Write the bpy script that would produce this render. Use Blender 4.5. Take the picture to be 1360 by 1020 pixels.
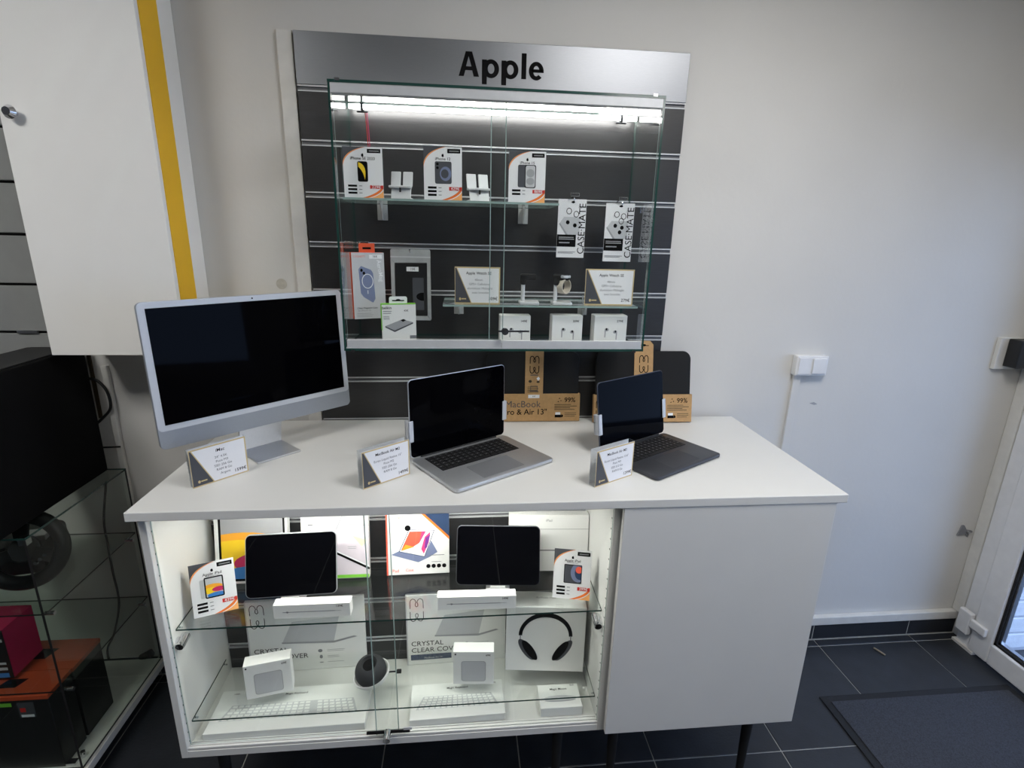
import bpy, bmesh, math, random
from mathutils import Matrix, Vector
random.seed(7)
S = bpy.context.scene
for o in list(bpy.data.objects): bpy.data.objects.remove(o)
COL = S.collection
R = math.radians

# ------------------------------------------------------------------ camera
CAM = Vector((-0.11722, -1.79696, 1.68295))
AX = ((0.99540, 0.09575, 0.00378), (-0.09322, 0.95846, 0.26955), (0.02219, -0.26866, 0.96298))  # rows; cols = right, forward, up
FPX = 698.508
cd = bpy.data.cameras.new('camera'); cd.sensor_width = 36; cd.lens = FPX * 36 / 1360
cd.clip_start = 0.02; cd.clip_end = 60
cam = bpy.data.objects.new('camera', cd); COL.objects.link(cam)
cam.matrix_world = Matrix(((AX[0][0], AX[0][2], -AX[0][1], CAM[0]), (AX[1][0], AX[1][2], -AX[1][1], CAM[1]),
                           (AX[2][0], AX[2][2], -AX[2][1], CAM[2]), (0, 0, 0, 1)))
S.camera = cam

# ------------------------------------------------------------------ world, exposure
S.view_settings.view_transform = 'Standard'; S.view_settings.look = 'None'
S.view_settings.gamma = 1; S.view_settings.exposure = 1.0; S.view_settings.use_curve_mapping = False
try:
    S.cycles.transparent_max_bounces = 24; S.cycles.max_bounces = 10; S.cycles.sample_clamp_indirect = 4
except Exception: pass
W = bpy.data.worlds.new('sky'); S.world = W; W.use_nodes = True
bg = W.node_tree.nodes['Background']; bg.inputs[0].default_value = (0.40, 0.58, 1.0, 1); bg.inputs[1].default_value = 1.9
CEIL_E = 12.0       # ceiling panels
CH = 2.70           # ceiling height
LED_CASE = 20.0     # tube in the wall case
LED_SIDE = 60.0     # strip in the sideboard

# ------------------------------------------------------------------ pixel helpers (a pixel gives a direction; the plane gives the distance)
def ray(u, v):
    a, b = (u - 680) / FPX, -(v - 510) / FPX
    return Vector([AX[i][0] * a + AX[i][1] + AX[i][2] * b for i in range(3)])
def py(u, v, y): d = ray(u, v); return CAM + d * ((y - CAM.y) / d.y)
def pz(u, v, z): d = ray(u, v); return CAM + d * ((z - CAM.z) / d.z)
def px(u, v, x): d = ray(u, v); return CAM + d * ((x - CAM.x) / d.x)

# ------------------------------------------------------------------ materials
def lin(c):
    return tuple(((x / 255) / 12.92 if x / 255 <= .04045 else ((x / 255 + .055) / 1.055) ** 2.4) for x in c) + (1,)
MATS = {}
def mat(name, rgb, rough=.5, metal=0, var=.05, scale=30, bump=0, bscale=200, spec=.5, aniso=0, stretch=None, coat=0):
    if name in MATS: return MATS[name]
    m = bpy.data.materials.new(name); MATS[name] = m; m.use_nodes = True
    nt = m.node_tree; b = nt.nodes['Principled BSDF']
    b.inputs['Roughness'].default_value = rough; b.inputs['Metallic'].default_value = metal
    b.inputs['Specular IOR Level'].default_value = spec
    if coat: b.inputs['Coat Weight'].default_value = coat; b.inputs['Coat Roughness'].default_value = .05
    if aniso: b.inputs['Anisotropic'].default_value = aniso
    c = lin(rgb)
    tc = nt.nodes.new('ShaderNodeTexCoord'); src = tc.outputs['Object']
    if stretch:
        mp = nt.nodes.new('ShaderNodeMapping'); mp.inputs['Scale'].default_value = stretch
        nt.links.new(src, mp.inputs[0]); src = mp.outputs[0]
    n = nt.nodes.new('ShaderNodeTexNoise'); n.inputs['Scale'].default_value = scale; n.inputs['Detail'].default_value = 4
    nt.links.new(src, n.inputs['Vector'])
    r = nt.nodes.new('ShaderNodeValToRGB')
    r.color_ramp.elements[0].position = .3; r.color_ramp.elements[1].position = .7
    r.color_ramp.elements[0].color = tuple(x * (1 - var) for x in c[:3]) + (1,)
    r.color_ramp.elements[1].color = tuple(min(1, x * (1 + var)) for x in c[:3]) + (1,)
    nt.links.new(n.outputs[0], r.inputs[0]); nt.links.new(r.outputs[0], b.inputs['Base Color'])
    if bump:
        n2 = nt.nodes.new('ShaderNodeTexNoise'); n2.inputs['Scale'].default_value = bscale; n2.inputs['Detail'].default_value = 3
        nt.links.new(src, n2.inputs['Vector'])
        bp = nt.nodes.new('ShaderNodeBump'); bp.inputs['Strength'].default_value = bump; bp.inputs['Distance'].default_value = .004
        nt.links.new(n2.outputs[0], bp.inputs['Height']); nt.links.new(bp.outputs[0], b.inputs['Normal'])
    return m
def glass(name, tint=(.985, .995, .988), refl=1.0, rough=0.0):
    m = bpy.data.materials.new(name); MATS[name] = m; m.use_nodes = True
    nt = m.node_tree; nt.nodes.remove(nt.nodes['Principled BSDF']); out = nt.nodes['Material Output']
    t = nt.nodes.new('ShaderNodeBsdfTransparent'); t.inputs[0].default_value = tint + (1,)
    g = nt.nodes.new('ShaderNodeBsdfGlossy'); g.inputs['Roughness'].default_value = rough; g.inputs[0].default_value = (1, 1, 1, 1)
    f = nt.nodes.new('ShaderNodeLayerWeight'); f.inputs[0].default_value = .5          # Schlick: .04 + .96 * facing^5
    e = nt.nodes.new('ShaderNodeMath'); e.operation = 'POWER'; e.inputs[1].default_value = 5
    k = nt.nodes.new('ShaderNodeMath'); k.operation = 'MULTIPLY_ADD'; k.inputs[1].default_value = .96 * refl; k.inputs[2].default_value = .04 * refl
    x = nt.nodes.new('ShaderNodeMixShader')
    nt.links.new(f.outputs['Facing'], e.inputs[0]); nt.links.new(e.outputs[0], k.inputs[0]); nt.links.new(k.outputs[0], x.inputs[0])
    nt.links.new(t.outputs[0], x.inputs[1]); nt.links.new(g.outputs[0], x.inputs[2]); nt.links.new(x.outputs[0], out.inputs[0])
    return m
def emit(name, rgb, s):
    m = bpy.data.materials.new(name); MATS[name] = m; m.use_nodes = True
    nt = m.node_tree; nt.nodes.remove(nt.nodes['Principled BSDF'])
    e = nt.nodes.new('ShaderNodeEmission'); e.inputs[0].default_value = tuple(rgb) + (1,); e.inputs[1].default_value = s
    nt.links.new(e.outputs[0], nt.nodes['Material Output'].inputs[0]); return m

M_WALL = mat('wall_paint', (211, 209, 204), .75, var=.025, scale=3, bump=.14, bscale=50)
M_CEIL = mat('ceiling_paint', (215, 214, 210), .8, var=.02)
M_ROOM = mat('room_paint', (62, 63, 66), .8, var=.05)
M_TILE = mat('slate_tile', (40, 43, 48), .42, var=.16, scale=14, bump=.25, bscale=120)
M_TILED = mat('slate_base_tile', (34, 37, 42), .5, var=.15, scale=14, bump=.2)
M_GROUT = mat('grout', (172, 172, 166), .9, var=.1, scale=60)
M_WHITE = mat('white_laminate', (214, 214, 211), .38, var=.012, scale=8, bump=.06, bscale=500)
M_EDGE = mat('white_edge_band', (214, 214, 212), .5, var=.02)
M_WPAINT = mat('white_gloss_paint', (216, 214, 208), .45, var=.05, scale=25, bump=.1, bscale=40)
M_CAB = mat('cabinet_white', (236, 235, 231), .5, var=.015, scale=6)
M_YEL = mat('yellow_laminate', (238, 186, 22), .5, var=.03, scale=6)
M_SLAT = mat('charcoal_slat', (42, 42, 43), .36, var=.14, scale=20, stretch=(1, 8, 14), bump=.08, bscale=150)
M_LSLAT = mat('grey_slat', (150, 152, 150), .5, var=.05, scale=12)
M_ALU = mat('aluminium', (200, 201, 203), .32, 1, var=.04, scale=40, stretch=(1, 30, 30))
M_ALUM = mat('matt_aluminium', (196, 198, 200), .55, .35, var=.03, scale=40)
M_GREYM = mat('shaded_groove_metal', (104, 105, 107), .5, .3, var=.05)  # recess of the slat rails, its shade put into a darker colour
M_STAND = mat('satin_stand_metal', (214, 216, 218), .38, .2, var=.02)
M_BRUSH = mat('brushed_sign_metal', (140, 142, 146), .43, 1, var=.05, scale=60, stretch=(1.2, 40, 60))
M_BLACK = mat('black_plastic', (20, 20, 21), .45, var=.1)
M_MATTB = mat('matt_black', (16, 16, 17), .7, var=.15)
M_DEEP = mat('deep_black_shell', (7, 7, 8), .8, var=.1, spec=.15)
M_NEO = mat('black_neoprene', (9, 9, 10), .85, var=.2, scale=300, bump=.3, bscale=900)
M_INK = mat('black_ink', (9, 9, 10), .95, var=.02, spec=.1)
M_GREYI = mat('grey_ink', (125, 126, 130), .6, var=.05)
M_LGREY = mat('pale_grey_ink', (196, 197, 200), .6, var=.03)
M_MGREY = mat('mid_grey_ink', (160, 161, 164), .6, var=.03)
M_PAPER = mat('white_card', (236, 236, 238), .55, var=.012, scale=40)
M_BOXW = mat('white_box_card', (235, 235, 233), .42, var=.012, scale=40)
M_SILV = mat('silver_aluminium_body', (196, 199, 203), .38, .75, var=.02, scale=120)
M_IMAC = mat('pale_silver_body', (160, 166, 174), .42, .25, var=.015, scale=120)
M_BEZ = mat('pale_bezel', (196, 200, 206), .3, 0, var=.01)
M_SPACE = mat('dark_grey_aluminium', (76, 78, 84), .42, .7, var=.03, scale=120)
M_SCRN = mat('screen_glass', (3, 3, 5), .04, var=.1, spec=.03)
M_TPAD = mat('trackpad_grey', (150, 152, 156), .4, .6, var=.02)
M_KEY = mat('black_key', (18, 18, 20), .5, var=.05)
M_CHROME = mat('chrome', (225, 225, 228), .12, 1, var=.02)
M_DKMET = mat('dark_metal', (60, 60, 64), .3, .9, var=.05)
M_KRAFT = mat('kraft_card', (184, 146, 98), .75, var=.08, scale=90, bump=.15, bscale=300)
M_GOLD = mat('gold_border', (206, 184, 134), .5, var=.05)
M_SLATE = mat('slate_grey_ink', (70, 72, 78), .6, var=.03)
M_ORANGE = mat('orange_ink', (238, 120, 40), .55, var=.06)
M_ORANGE2 = mat('pale_orange_ink', (248, 176, 104), .55, var=.05)
M_RED = mat('red_ink', (204, 40, 34), .55, var=.04)
M_DORANGE = mat('orange_carton', (226, 84, 34), .55, var=.05)
M_DIMOR = mat('orange_box_lid', (196, 78, 40), .55, var=.08)
M_GREEN = mat('green_ink', (122, 200, 60), .55, var=.04)
M_YELI = mat('yellow_ink', (250, 208, 34), .5, var=.06, scale=8)
M_AMB = mat('amber_ink', (245, 170, 50), .5, var=.06, scale=8)
M_MAG = mat('magenta_ink', (196, 40, 96), .5, var=.06)
M_BLUEI = mat('blue_ink', (58, 128, 200), .5, var=.06)
M_NAVY = mat('navy_ink', (40, 60, 92), .55, var=.06)
M_PALEY = mat('pale_yellow_ink', (232, 226, 176), .5, var=.04)
M_LILAC = mat('lilac_ink', (216, 206, 214), .5, var=.04)
M_CORAL = mat('coral_ink', (240, 98, 74), .5, var=.06)
M_PINKI = mat('pink_ink', (226, 70, 128), .5, var=.06)
M_PURP = mat('purple_ink', (120, 52, 140), .5, var=.06)
M_SKYI = mat('steel_blue_ink', (118, 128, 160), .5, var=.05)
M_CLEARP = mat('clear_film', (176, 178, 178), .2, 0, var=.12, scale=25, spec=.8)
M_MAT = mat('door_mat_pile', (58, 60, 66), .95, var=.35, scale=260, bump=1.0, bscale=420)
M_RUB = mat('mat_rubber', (22, 23, 26), .8, var=.2, scale=120, bump=.3)
M_PVC = mat('white_pvc', (226, 226, 226), .35, var=.03, scale=30)
M_BRICK = mat('white_painted_brick', (222, 224, 228), .8, var=.06, scale=18, bump=.5, bscale=60)
M_MORT = mat('painted_mortar', (196, 198, 204), .9, var=.06, scale=50)
M_GRND = mat('outside_paving', (70, 72, 76), .9, var=.2, scale=20)
M_BEIGE = mat('beige_strap', (214, 206, 192), .6, var=.03)
M_FAB = mat('dark_mesh_fabric', (50, 51, 54), .85, var=.2, scale=400, bump=.3, bscale=600)
M_BROWN = mat('brown_wood_strip', (66, 54, 34), .7, var=.2)
M_MBOX = mat('magenta_carton', (170, 26, 74), .5, var=.06)
M_STAIN = mat('patched_plaster', (188, 184, 172), .85, var=.12, scale=60)
M_TWIG = mat('dry_twig', (150, 138, 118), .8, var=.1)
M_GEDGE = mat('green_glass_edge', (34, 66, 60), .15, var=.1, spec=.8)
M_GEDGEL = mat('pale_glass_edge', (150, 172, 168), .15, var=.1, spec=.8)
M_GLASS = glass('clear_glass'); M_GLASSV = glass('greenish_glass', (.90, .93, .91), .7)
M_ACRY = glass('acrylic', (.97, .98, .98), 1.2)
M_LEDC = emit('led_tube_light', (1.0, .97, .95), LED_CASE)
M_LEDS = emit('led_strip_light', (1.0, .99, .93), LED_SIDE)
M_PANEL = emit('ceiling_panel_light', (1.0, .982, .955), CEIL_E); M_FILL = emit('added_fill_panel_light', (1.0, .982, .955), CEIL_E * .6)

# ------------------------------------------------------------------ geometry helpers
class MB:
    def __init__(s): s.v = []; s.f = []; s.m = []
    def add(s, vs, fs, m=0):
        k = len(s.v); s.v += [tuple(v) for v in vs]; s.f += [tuple(i + k for i in f) for f in fs]; s.m += [m] * len(fs); return s
    def box(s, x0, x1, y0, y1, z0, z1, m=0, edge=None):
        vs = [(x, y, z) for z in (z0, z1) for y in (y0, y1) for x in (x0, x1)]
        fs = [(0, 2, 3, 1), (4, 5, 7, 6), (0, 1, 5, 4), (2, 6, 7, 3), (0, 4, 6, 2), (1, 3, 7, 5)]
        s.add(vs, fs, m)
        if edge is not None:       # axis normal to the pane: its four narrow faces take material 1
            big = {'z': (0, 1), 'y': (2, 3), 'x': (4, 5)}[edge]
            for i in range(6):
                if i not in big: s.m[-6 + i] = 1
        return s
    def prism(s, pts, lo, hi, axis='y', m=0):
        n = len(pts)
        def P(a, b, c): return {'y': (a, c, b), 'z': (a, b, c), 'x': (c, a, b)}[axis]
        vs = [P(a, b, lo) for a, b in pts] + [P(a, b, hi) for a, b in pts]
        fs = [tuple(range(n)), tuple(range(2 * n - 1, n - 1, -1))] + [(i, i + n, (i + 1) % n + n, (i + 1) % n) for i in range(n)]
        return s.add(vs, fs, m)
    def cyl(s, p0, p1, r0, r1=None, n=16, m=0):
        r1 = r0 if r1 is None else r1
        p0, p1 = Vector(p0), Vector(p1); d = (p1 - p0).normalized()
        a = d.orthogonal().normalized(); b = d.cross(a)
        vs = [p0 + (a * math.cos(2 * math.pi * i / n) + b * math.sin(2 * math.pi * i / n)) * r0 for i in range(n)]
        vs += [p1 + (a * math.cos(2 * math.pi * i / n) + b * math.sin(2 * math.pi * i / n)) * r1 for i in range(n)]
        return s.add(vs, [tuple(range(n - 1, -1, -1)), tuple(range(n, 2 * n))] + [(i, (i + 1) % n, (i + 1) % n + n, i + n) for i in range(n)], m)
    def lathe(s, prof, n=32, m=0, c=(0, 0)):
        vs = [(c[0] + r * math.cos(2 * math.pi * i / n), c[1] + r * math.sin(2 * math.pi * i / n), z) for r, z in prof for i in range(n)]
        fs = [(k * n + i, k * n + (i + 1) % n, (k + 1) * n + (i + 1) % n, (k + 1) * n + i) for k in range(len(prof) - 1) for i in range(n)]
        return s.add(vs, fs, m)
    def tube(s, pts, r, n=8, sub=6, closed=False, m=0, rz=None):
        P = [Vector(p) for p in pts]; Q = []
        L = len(P)
        for i in range(L if closed else L - 1):
            p0 = P[(i - 1) % L] if closed or i else P[0]; p1 = P[i]; p2 = P[(i + 1) % L]; p3 = P[(i + 2) % L] if closed or i + 2 < L else P[-1]
            for k in range(sub):
                t = k / sub
                Q.append(.5 * ((2 * p1) + (p2 - p0) * t + (2 * p0 - 5 * p1 + 4 * p2 - p3) * t * t + (3 * p1 - p0 - 3 * p2 + p3) * t ** 3))
        if not closed: Q.append(P[-1])
        K = len(Q); vs = []; up = None
        for i in range(K):
            d = (Q[(i + 1) % K] - Q[i - 1]) if closed else (Q[min(i + 1, K - 1)] - Q[max(i - 1, 0)])
            d.normalize()
            a = (up - d * up.dot(d)) if up is not None else d.orthogonal()
            if a.length < 1e-6: a = d.orthogonal()
            a.normalize(); up = a; b = d.cross(a)
            vs += [Q[i] + (a * math.cos(2 * math.pi * j / n) + b * math.sin(2 * math.pi * j / n)) * r for j in range(n)]
        fs = [(i * n + j, i * n + (j + 1) % n, ((i + 1) % K) * n + (j + 1) % n, ((i + 1) % K) * n + j) for i in range(K if closed else K - 1) for j in range(n)]
        if not closed: fs += [tuple(range(n - 1, -1, -1)), tuple(range((K - 1) * n, K * n))]
        return s.add(vs, fs, m)
    def build(s, name, mats, parent=None, bevel=0, smooth=False, seg=2):
        me = bpy.data.meshes.new(name); me.from_pydata(s.v, [], s.f)
        for m_ in (mats if isinstance(mats, (list, tuple)) else [mats]): me.materials.append(m_)
        me.polygons.foreach_set('material_index', s.m)
        bm = bmesh.new(); bm.from_mesh(me)
        bmesh.ops.recalc_face_normals(bm, faces=bm.faces)
        if bevel:
            es = [e for e in bm.edges if len(e.link_faces) == 2 and e.calc_face_angle(0) > .6]
            bmesh.ops.bevel(bm, geom=es, offset=bevel, segments=seg, affect='EDGES', profile=.5, clamp_overlap=True)
        bm.to_mesh(me); bm.free()
        if smooth:
            me.polygons.foreach_set('use_smooth', [True] * len(me.polygons)); me.set_sharp_from_angle(angle=R(38))
        o = bpy.data.objects.new(name, me); COL.objects.link(o)
        if parent is not None: o.parent = parent
        return o
def tag(o, label, cat, group=None):
    o['label'] = label; o['category'] = cat
    if group: o['group'] = group
    return o
def thing(name, label, cat, loc=(0, 0, 0), yaw=0, lean=0, group=None):
    o = bpy.data.objects.new(name, None); COL.objects.link(o); o.empty_display_size = .02
    o.location = loc; o.rotation_euler = (-lean, 0, yaw)
    return tag(o, label, cat, group)
def struct(o): o['kind'] = 'structure'; return o
def rrect(w, h, r, n=5, x0=0, z0=0):
    pts = []
    for cx, cz, a in ((w - r, r, -90), (w - r, h - r, 0), (r, h - r, 90), (r, r, 180)):
        for i in range(n + 1):
            t = R(a + 90 * i / n); pts.append((x0 + cx + r * math.cos(t), z0 + cz + r * math.sin(t)))
    return pts
def ell(cx, cz, rx, rz, n=24, a0=0, a1=360, rot=0):
    k = n if a1 - a0 >= 360 else n + 1; c, s_ = math.cos(R(rot)), math.sin(R(rot)); o = []
    for i in range(k):
        t = R(a0 + (a1 - a0) * i / n); x, z = rx * math.cos(t), rz * math.sin(t); o.append((cx + c * x - s_ * z, cz + s_ * x + c * z))
    return o
def bez(p0, p1, p2, n=12):
    return [((1 - t) ** 2 * p0[0] + 2 * t * (1 - t) * p1[0] + t * t * p2[0], (1 - t) ** 2 * p0[1] + 2 * t * (1 - t) * p1[1] + t * t * p2[1]) for t in (i / n for i in range(n + 1))]
def clip(pts, x0, x1, z0, z1):
    for ax, lim, sg in ((0, x0, 1), (0, x1, -1), (1, z0, 1), (1, z1, -1)):
        out = []
        for i in range(len(pts)):
            a, b = pts[i - 1], pts[i]; da, db = sg * (a[ax] - lim), sg * (b[ax] - lim)
            if (da >= 0) != (db >= 0):
                t = da / (da - db); out.append((a[0] + (b[0] - a[0]) * t, a[1] + (b[1] - a[1]) * t))
            if db >= 0: out.append(b)
        pts = out
        if not pts: return []
    return pts
def ribbon(pts, w, closed=False):
    out = []; n = len(pts)
    for i in range(n if closed else n - 1):
        a, b = Vector(pts[i]), Vector(pts[(i + 1) % n]); d = b - a
        if d.length < 1e-9: continue
        d.normalize(); q = Vector((-d.y, d.x)) * w / 2; e = d * w * .25
        out.append([tuple(a - q - e), tuple(b - q + e), tuple(b + q + e), tuple(a + q - e)])
    return out
def rect(x0, x1, z0, z1): return [(x0, z0), (x1, z0), (x1, z1), (x0, z1)]
# flat print on a face. face: 'f' front (x right, z up, looks to -y) at depth d; 't' top (x right, y up) at height d
def prt(parent, name, polys, m, d=0, face='f', label=None):
    vs = []; fs = []
    for p in polys:
        if len(p) < 3: continue
        k = len(vs); vs += [(a, d, b) if face == 'f' else (a, b, d) for a, b in p]
        fs.append(tuple(range(k, k + len(p))))
    me = bpy.data.meshes.new(name); me.from_pydata(vs, [], fs); me.materials.append(m)
    o = bpy.data.objects.new(name, me); COL.objects.link(o); o.parent = parent
    if label: o['label'] = label
    return o
TEXTS = []
def txt(parent, name, body, x, z, size, m, d=0, face='f', align='CENTER', bold=0, width=None, rot=0, sx=1):
    c = bpy.data.curves.new(name, 'FONT'); c.body = body; c.size = size; c.align_x = align; c.align_y = 'CENTER'
    c.offset = min(bold, .009) * size; c.fill_mode = 'FRONT'; c.resolution_u = 3
    o = bpy.data.objects.new(name, c); COL.objects.link(o)
    TEXTS.append((o, parent, name, x, z, m, d, face, width, rot, sx)); return o
def finish_texts():
    bpy.context.view_layer.update(); dg = bpy.context.evaluated_depsgraph_get(); done = []
    for (o, parent, name, x, z, m, d, face, width, rot, sx) in TEXTS:
        me = bpy.data.meshes.new_from_object(o.evaluated_get(dg)); done.append((o, me))
    for (o, me), (_, parent, name, x, z, m, d, face, width, rot, sx) in zip(done, TEXTS):
        cu = o.data; bpy.data.objects.remove(o); bpy.data.curves.remove(cu)
        xs = [v.co.x for v in me.vertices]
        k = 1
        if width and xs: k = width / (max(xs) - min(xs))
        cr, sr = math.cos(R(rot)), math.sin(R(rot))
        for v in me.vertices:
            a, b = v.co.x * k * sx, v.co.y * k
            a, b = cr * a - sr * b + x, sr * a + cr * b + z
            v.co = (a, d, b) if face == 'f' else (a, b, d)
        me.materials.clear(); me.materials.append(m); me.name = name
        n = bpy.data.objects.new(name, me); COL.objects.link(n); n.parent = parent
def greek(x, z, w, n, step, h, seed=1, align='c'):
    rnd = random.Random(seed); out = []
    for i in range(n):
        ww = w * rnd.uniform(.65, 1); a = x - ww / 2 if align == 'c' else x
        out.append(rect(a, a + ww, z - i * step - h / 2, z - i * step + h / 2))
    return out
def fruit_logo(cx, cz, s):
    body = []
    for i in range(28):
        t = 2 * math.pi * i / 28; r = .46 * (1 - .10 * math.cos(2 * t) - .04 * math.sin(t)); x, z = r * math.cos(t), r * math.sin(t) - .08
        dx, dz = x - .50, z - 0.0; q = math.hypot(dx, dz)
        if q < .20: x, z = .50 + dx / q * .20, dz / q * .20
        body.append((cx + x * s, cz + z * s))
    leaf = [(cx + a * s, cz + b * s) for a, b in ((.0, .42), (.02, .52), (.1, .6), (.2, .62), (.17, .5), (.08, .43))]
    return [body, leaf]

# ================================================================== THE SETTING
ZC = 1.051
fl = struct(MB().box(-2.6, 2.16, -4.2, .02, -.06, -.003).build('floor', M_GROUT))
tm = None; TS = .4525
for i in range(-10, 3):
    for j in range(-1, 9):
        x0 = 1.4283 + i * TS; x1 = x0 + TS; y1 = -.0351 - j * TS; y0 = y1 - TS
        x0, x1 = max(x0 + .002, -2.6), min(x1 - .002, 2.13); y0, y1 = y0 + .002, min(y1 - .002, .0008)
        if x1 - x0 < .02 or y1 - y0 < .01 or y0 < -4.2: continue
        MB().box(x0, x1, y0, y1, -.012, 0).build('tile', M_TILE, fl, bevel=.0012, seg=1)
struct(MB().box(-2.6, 2.3, .02, .14, -.06, CH).build('wall_back', M_WALL))
struct(MB().box(-2.72, -2.6, -4.2, .14, -.06, CH).build('wall_left', M_ROOM))
struct(MB().box(-2.72, 2.3, -4.32, -4.2, -.06, CH).build('wall_front', M_ROOM))
struct(MB().box(-2.72, 2.3, -4.32, .14, CH, CH + .1).build('ceiling', M_CEIL))
wr = MB(); XR = 2.10
wr.box(XR, XR + .2, -.075, .02, -.06, CH); wr.box(XR, XR + .2, -1.12, -.075, 2.12, CH); wr.box(XR, XR + .2, -1.5, -1.12, -.06, CH); wr.box(XR, XR + .2, -3.5, -1.5, -.06, .85); wr.box(XR, XR + .2, -3.5, -1.5, 2.12, CH); wr.box(XR, XR + .2, -4.2, -3.5, -.06, CH)
struct(wr.build('wall_right', M_WALL))
# dark tile skirting with a white painted capping
bb = struct(MB().box(-2.6, XR, .0055, .0199, 0, .0775).build('baseboard_back', M_GROUT))
for k in range(-9, 3):
    a = 1.8725 + (k - 1) * TS; b = min(a + TS, XR)
    if b - a > .02 and a > -2.6: MB().box(a + .002, b - .002, .004, .013, .003, .078).build('skirting_tile', M_TILED, bb, bevel=.001, seg=1)
struct(MB().box(-.2, XR, -.004, .0199, .079, .118).build('trim_1', M_WPAINT, bevel=.003))
struct(MB().box(XR - .022, XR - .0005, -.03, .0195, .118, CH).build('trim_2', M_WPAINT, bevel=.006))
struct(MB().box(-.652, -.606, .008, .0199, ZC - .6, 2.252).build('trim_3', M_WPAINT, bevel=.003))
struct(MB().box(-1.302, -1.282, .004, .0199, .1, 1.245).build('trim_4', M_WPAINT, bevel=.003))
struct(MB().box(-1.343, -1.333, .014, .0199, 1.06, 1.33).build('trim_5', M_BROWN))
# glazed door on the right
dr = MB(); XD = 2.06
dr.box(XD + .01, XR + .1, -.1, -.04, .0, 2.1); dr.box(XD + .01, XR + .1, -1.10, -1.04, 0, 2.1); dr.box(XD + .01, XR + .1, -1.1, -.04, 2.06, 2.12)
door = struct(dr.build('door_1', M_PVC, bevel=.004))
for nm, a in (('stile', (-.186, -.1, .012, 2.06)), ('stile', (-1.04, -.955, .012, 2.06)), ('bottom_rail', (-.955, -.186, .012, .104)), ('top_rail', (-.955, -.186, 1.975, 2.06))):
    MB().box(XD, XD + .065, a[0], a[1], a[2], a[3]).build(nm, M_PVC, door, bevel=.006)
sl = MB()
for a in ((-.196, -.184, .102, 1.98), (-.957, -.945, .102, 1.98), (-.957, -.184, .102, .114), (-.957, -.184, 1.968, 1.98)): sl.box(XD + .012, XD + .05, *a)
sl.build('glazing_seal', M_RUB, door)
bd = MB()
for a in ((-.204, -.196, .114, 1.968), (-.945, -.937, .114, 1.968), (-.945, -.196, .114, .122)): bd.box(XD + .022, XD + .04, *a)
bd.build('spacer_bar', M_ALU, door)
MB().box(XD + .028, XD + .034, -.95, -.19, .108, 1.975).build('glass_pane', M_GLASS, door)
hg = MB().box(XD - .022, XD + .002, -.1, -.045, .075, .18).box(XD - .018, XD + .001, -.165, -.095, .118, .158)
hg.build('hinge', M_PVC, door, bevel=.006)
MB().box(XD - .004, XR + .1, -.13, -.035, .0, .012).build('threshold', M_WPAINT, door)
wf = MB()  # unseen shop window, added to bring bluish daylight onto the sideboard door
for a in ((-3.5, -3.42, .85, 2.12), (-1.58, -1.5, .85, 2.12), (-3.42, -1.58, .85, .93), (-3.42, -1.58, 2.04, 2.12), (-2.54, -2.46, .93, 2.04)): wf.box(XR + .05, XR + .11, *a)
win = struct(wf.build('added_window_1', M_PVC))
for a in ((-3.42, -2.54), (-2.46, -1.58)): MB().box(XR + .077, XR + .083, a[0], a[1], .93, 2.04).build('glass_pane', M_GLASS, win)
# outside: painted brick return beside the door
ow = MB().box(XR + .11, 4.2, -.098, .02, -.1, 3.2).build('outside_wall', M_MORT); struct(ow)
bme = None; BH = .072
for r in range(18):
    for k in range(6):
        x0 = XR + .12 + k * .22 - (.11 if r % 2 else 0); x1 = x0 + .21
        x0 = max(x0, XR + .111)
        if x1 - x0 < .03: continue
        MB().box(x0, x1, -.108, -.096, .002 + r * (BH + .011), .002 + r * (BH + .011) + BH).build('brick', M_BRICK, ow, bevel=.003, seg=1)
og = struct(MB().box(2.16, 9, -7, 3, -.1, -.02).build('outside_ground', M_GRND))

# ceiling lamps (out of view; left and rear ones added to brighten cupboard and fronts)
for lx, ly, lab, M_ in ((.72, -1.2, 'square white ceiling light panel nearest the glass display case', M_PANEL), (-1.6, -1.5, 'square white ceiling light panel added to brighten the left cabinets', M_PANEL), (1.3, -3.1, 'square white fill light panel added behind the viewer', M_FILL)):
    t = thing('ceiling_light', lab, 'ceiling light', (lx, ly, CH), group='ceiling light panels')
    f = MB()
    for a in ((-.32, .32, -.32, -.295), (-.32, .32, .295, .32), (-.32, -.295, -.295, .295), (.295, .32, -.295, .295)): f.box(a[0], a[1], a[2], a[3], -.03, -.0005)
    f.build('frame', M_PVC, t); MB().box(-.295, .295, -.295, .295, -.02, -.01).build('diffuser', M_, t)

# ================================================================== SLAT WALL PANEL
t = thing('dark_slatwall', 'charcoal slatwall panel with grey metal grooves behind the glass case', 'wall panel', (0, 0, 0))
slots = [2.098 - .15 * k for k in range(0, 8)]
tops = [2.098] + slots[1:]
MB().box(-.6, .5976, .008, .0195, .97, 2.246).build('backing_board', M_MATTB, t)
zz = [s for s in slots if s > 1.0]
for i in range(len(zz)):
    up = zz[i] - .009; dn = (zz[i + 1] + .009) if i + 1 < len(zz) else .985
    MB().box(-.6, .5976, 0, .0085, dn, up).build('slat', M_SLAT, t, bevel=.0012, seg=1)
for z in zz:
    r = MB().box(-.6, .5976, .0062, .0085, z - .009, z + .009, 1)
    r.box(-.6, .5976, -.001, .0062, z + .0048, z + .009); r.box(-.6, .5976, -.001, .0062, z - .009, z - .0055)
    r.build('groove_rail', [M_ALUM, M_GREYM], t)
t = thing('header_sign', 'brushed metal header sign with bold black lettering on top of the slatwall', 'sign', (0, 0, 0))
MB().box(-.6, .5976, -.004, .0075, 2.107, 2.247).build('sign_plate', M_BRUSH, t, bevel=.0012, seg=1)
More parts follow.
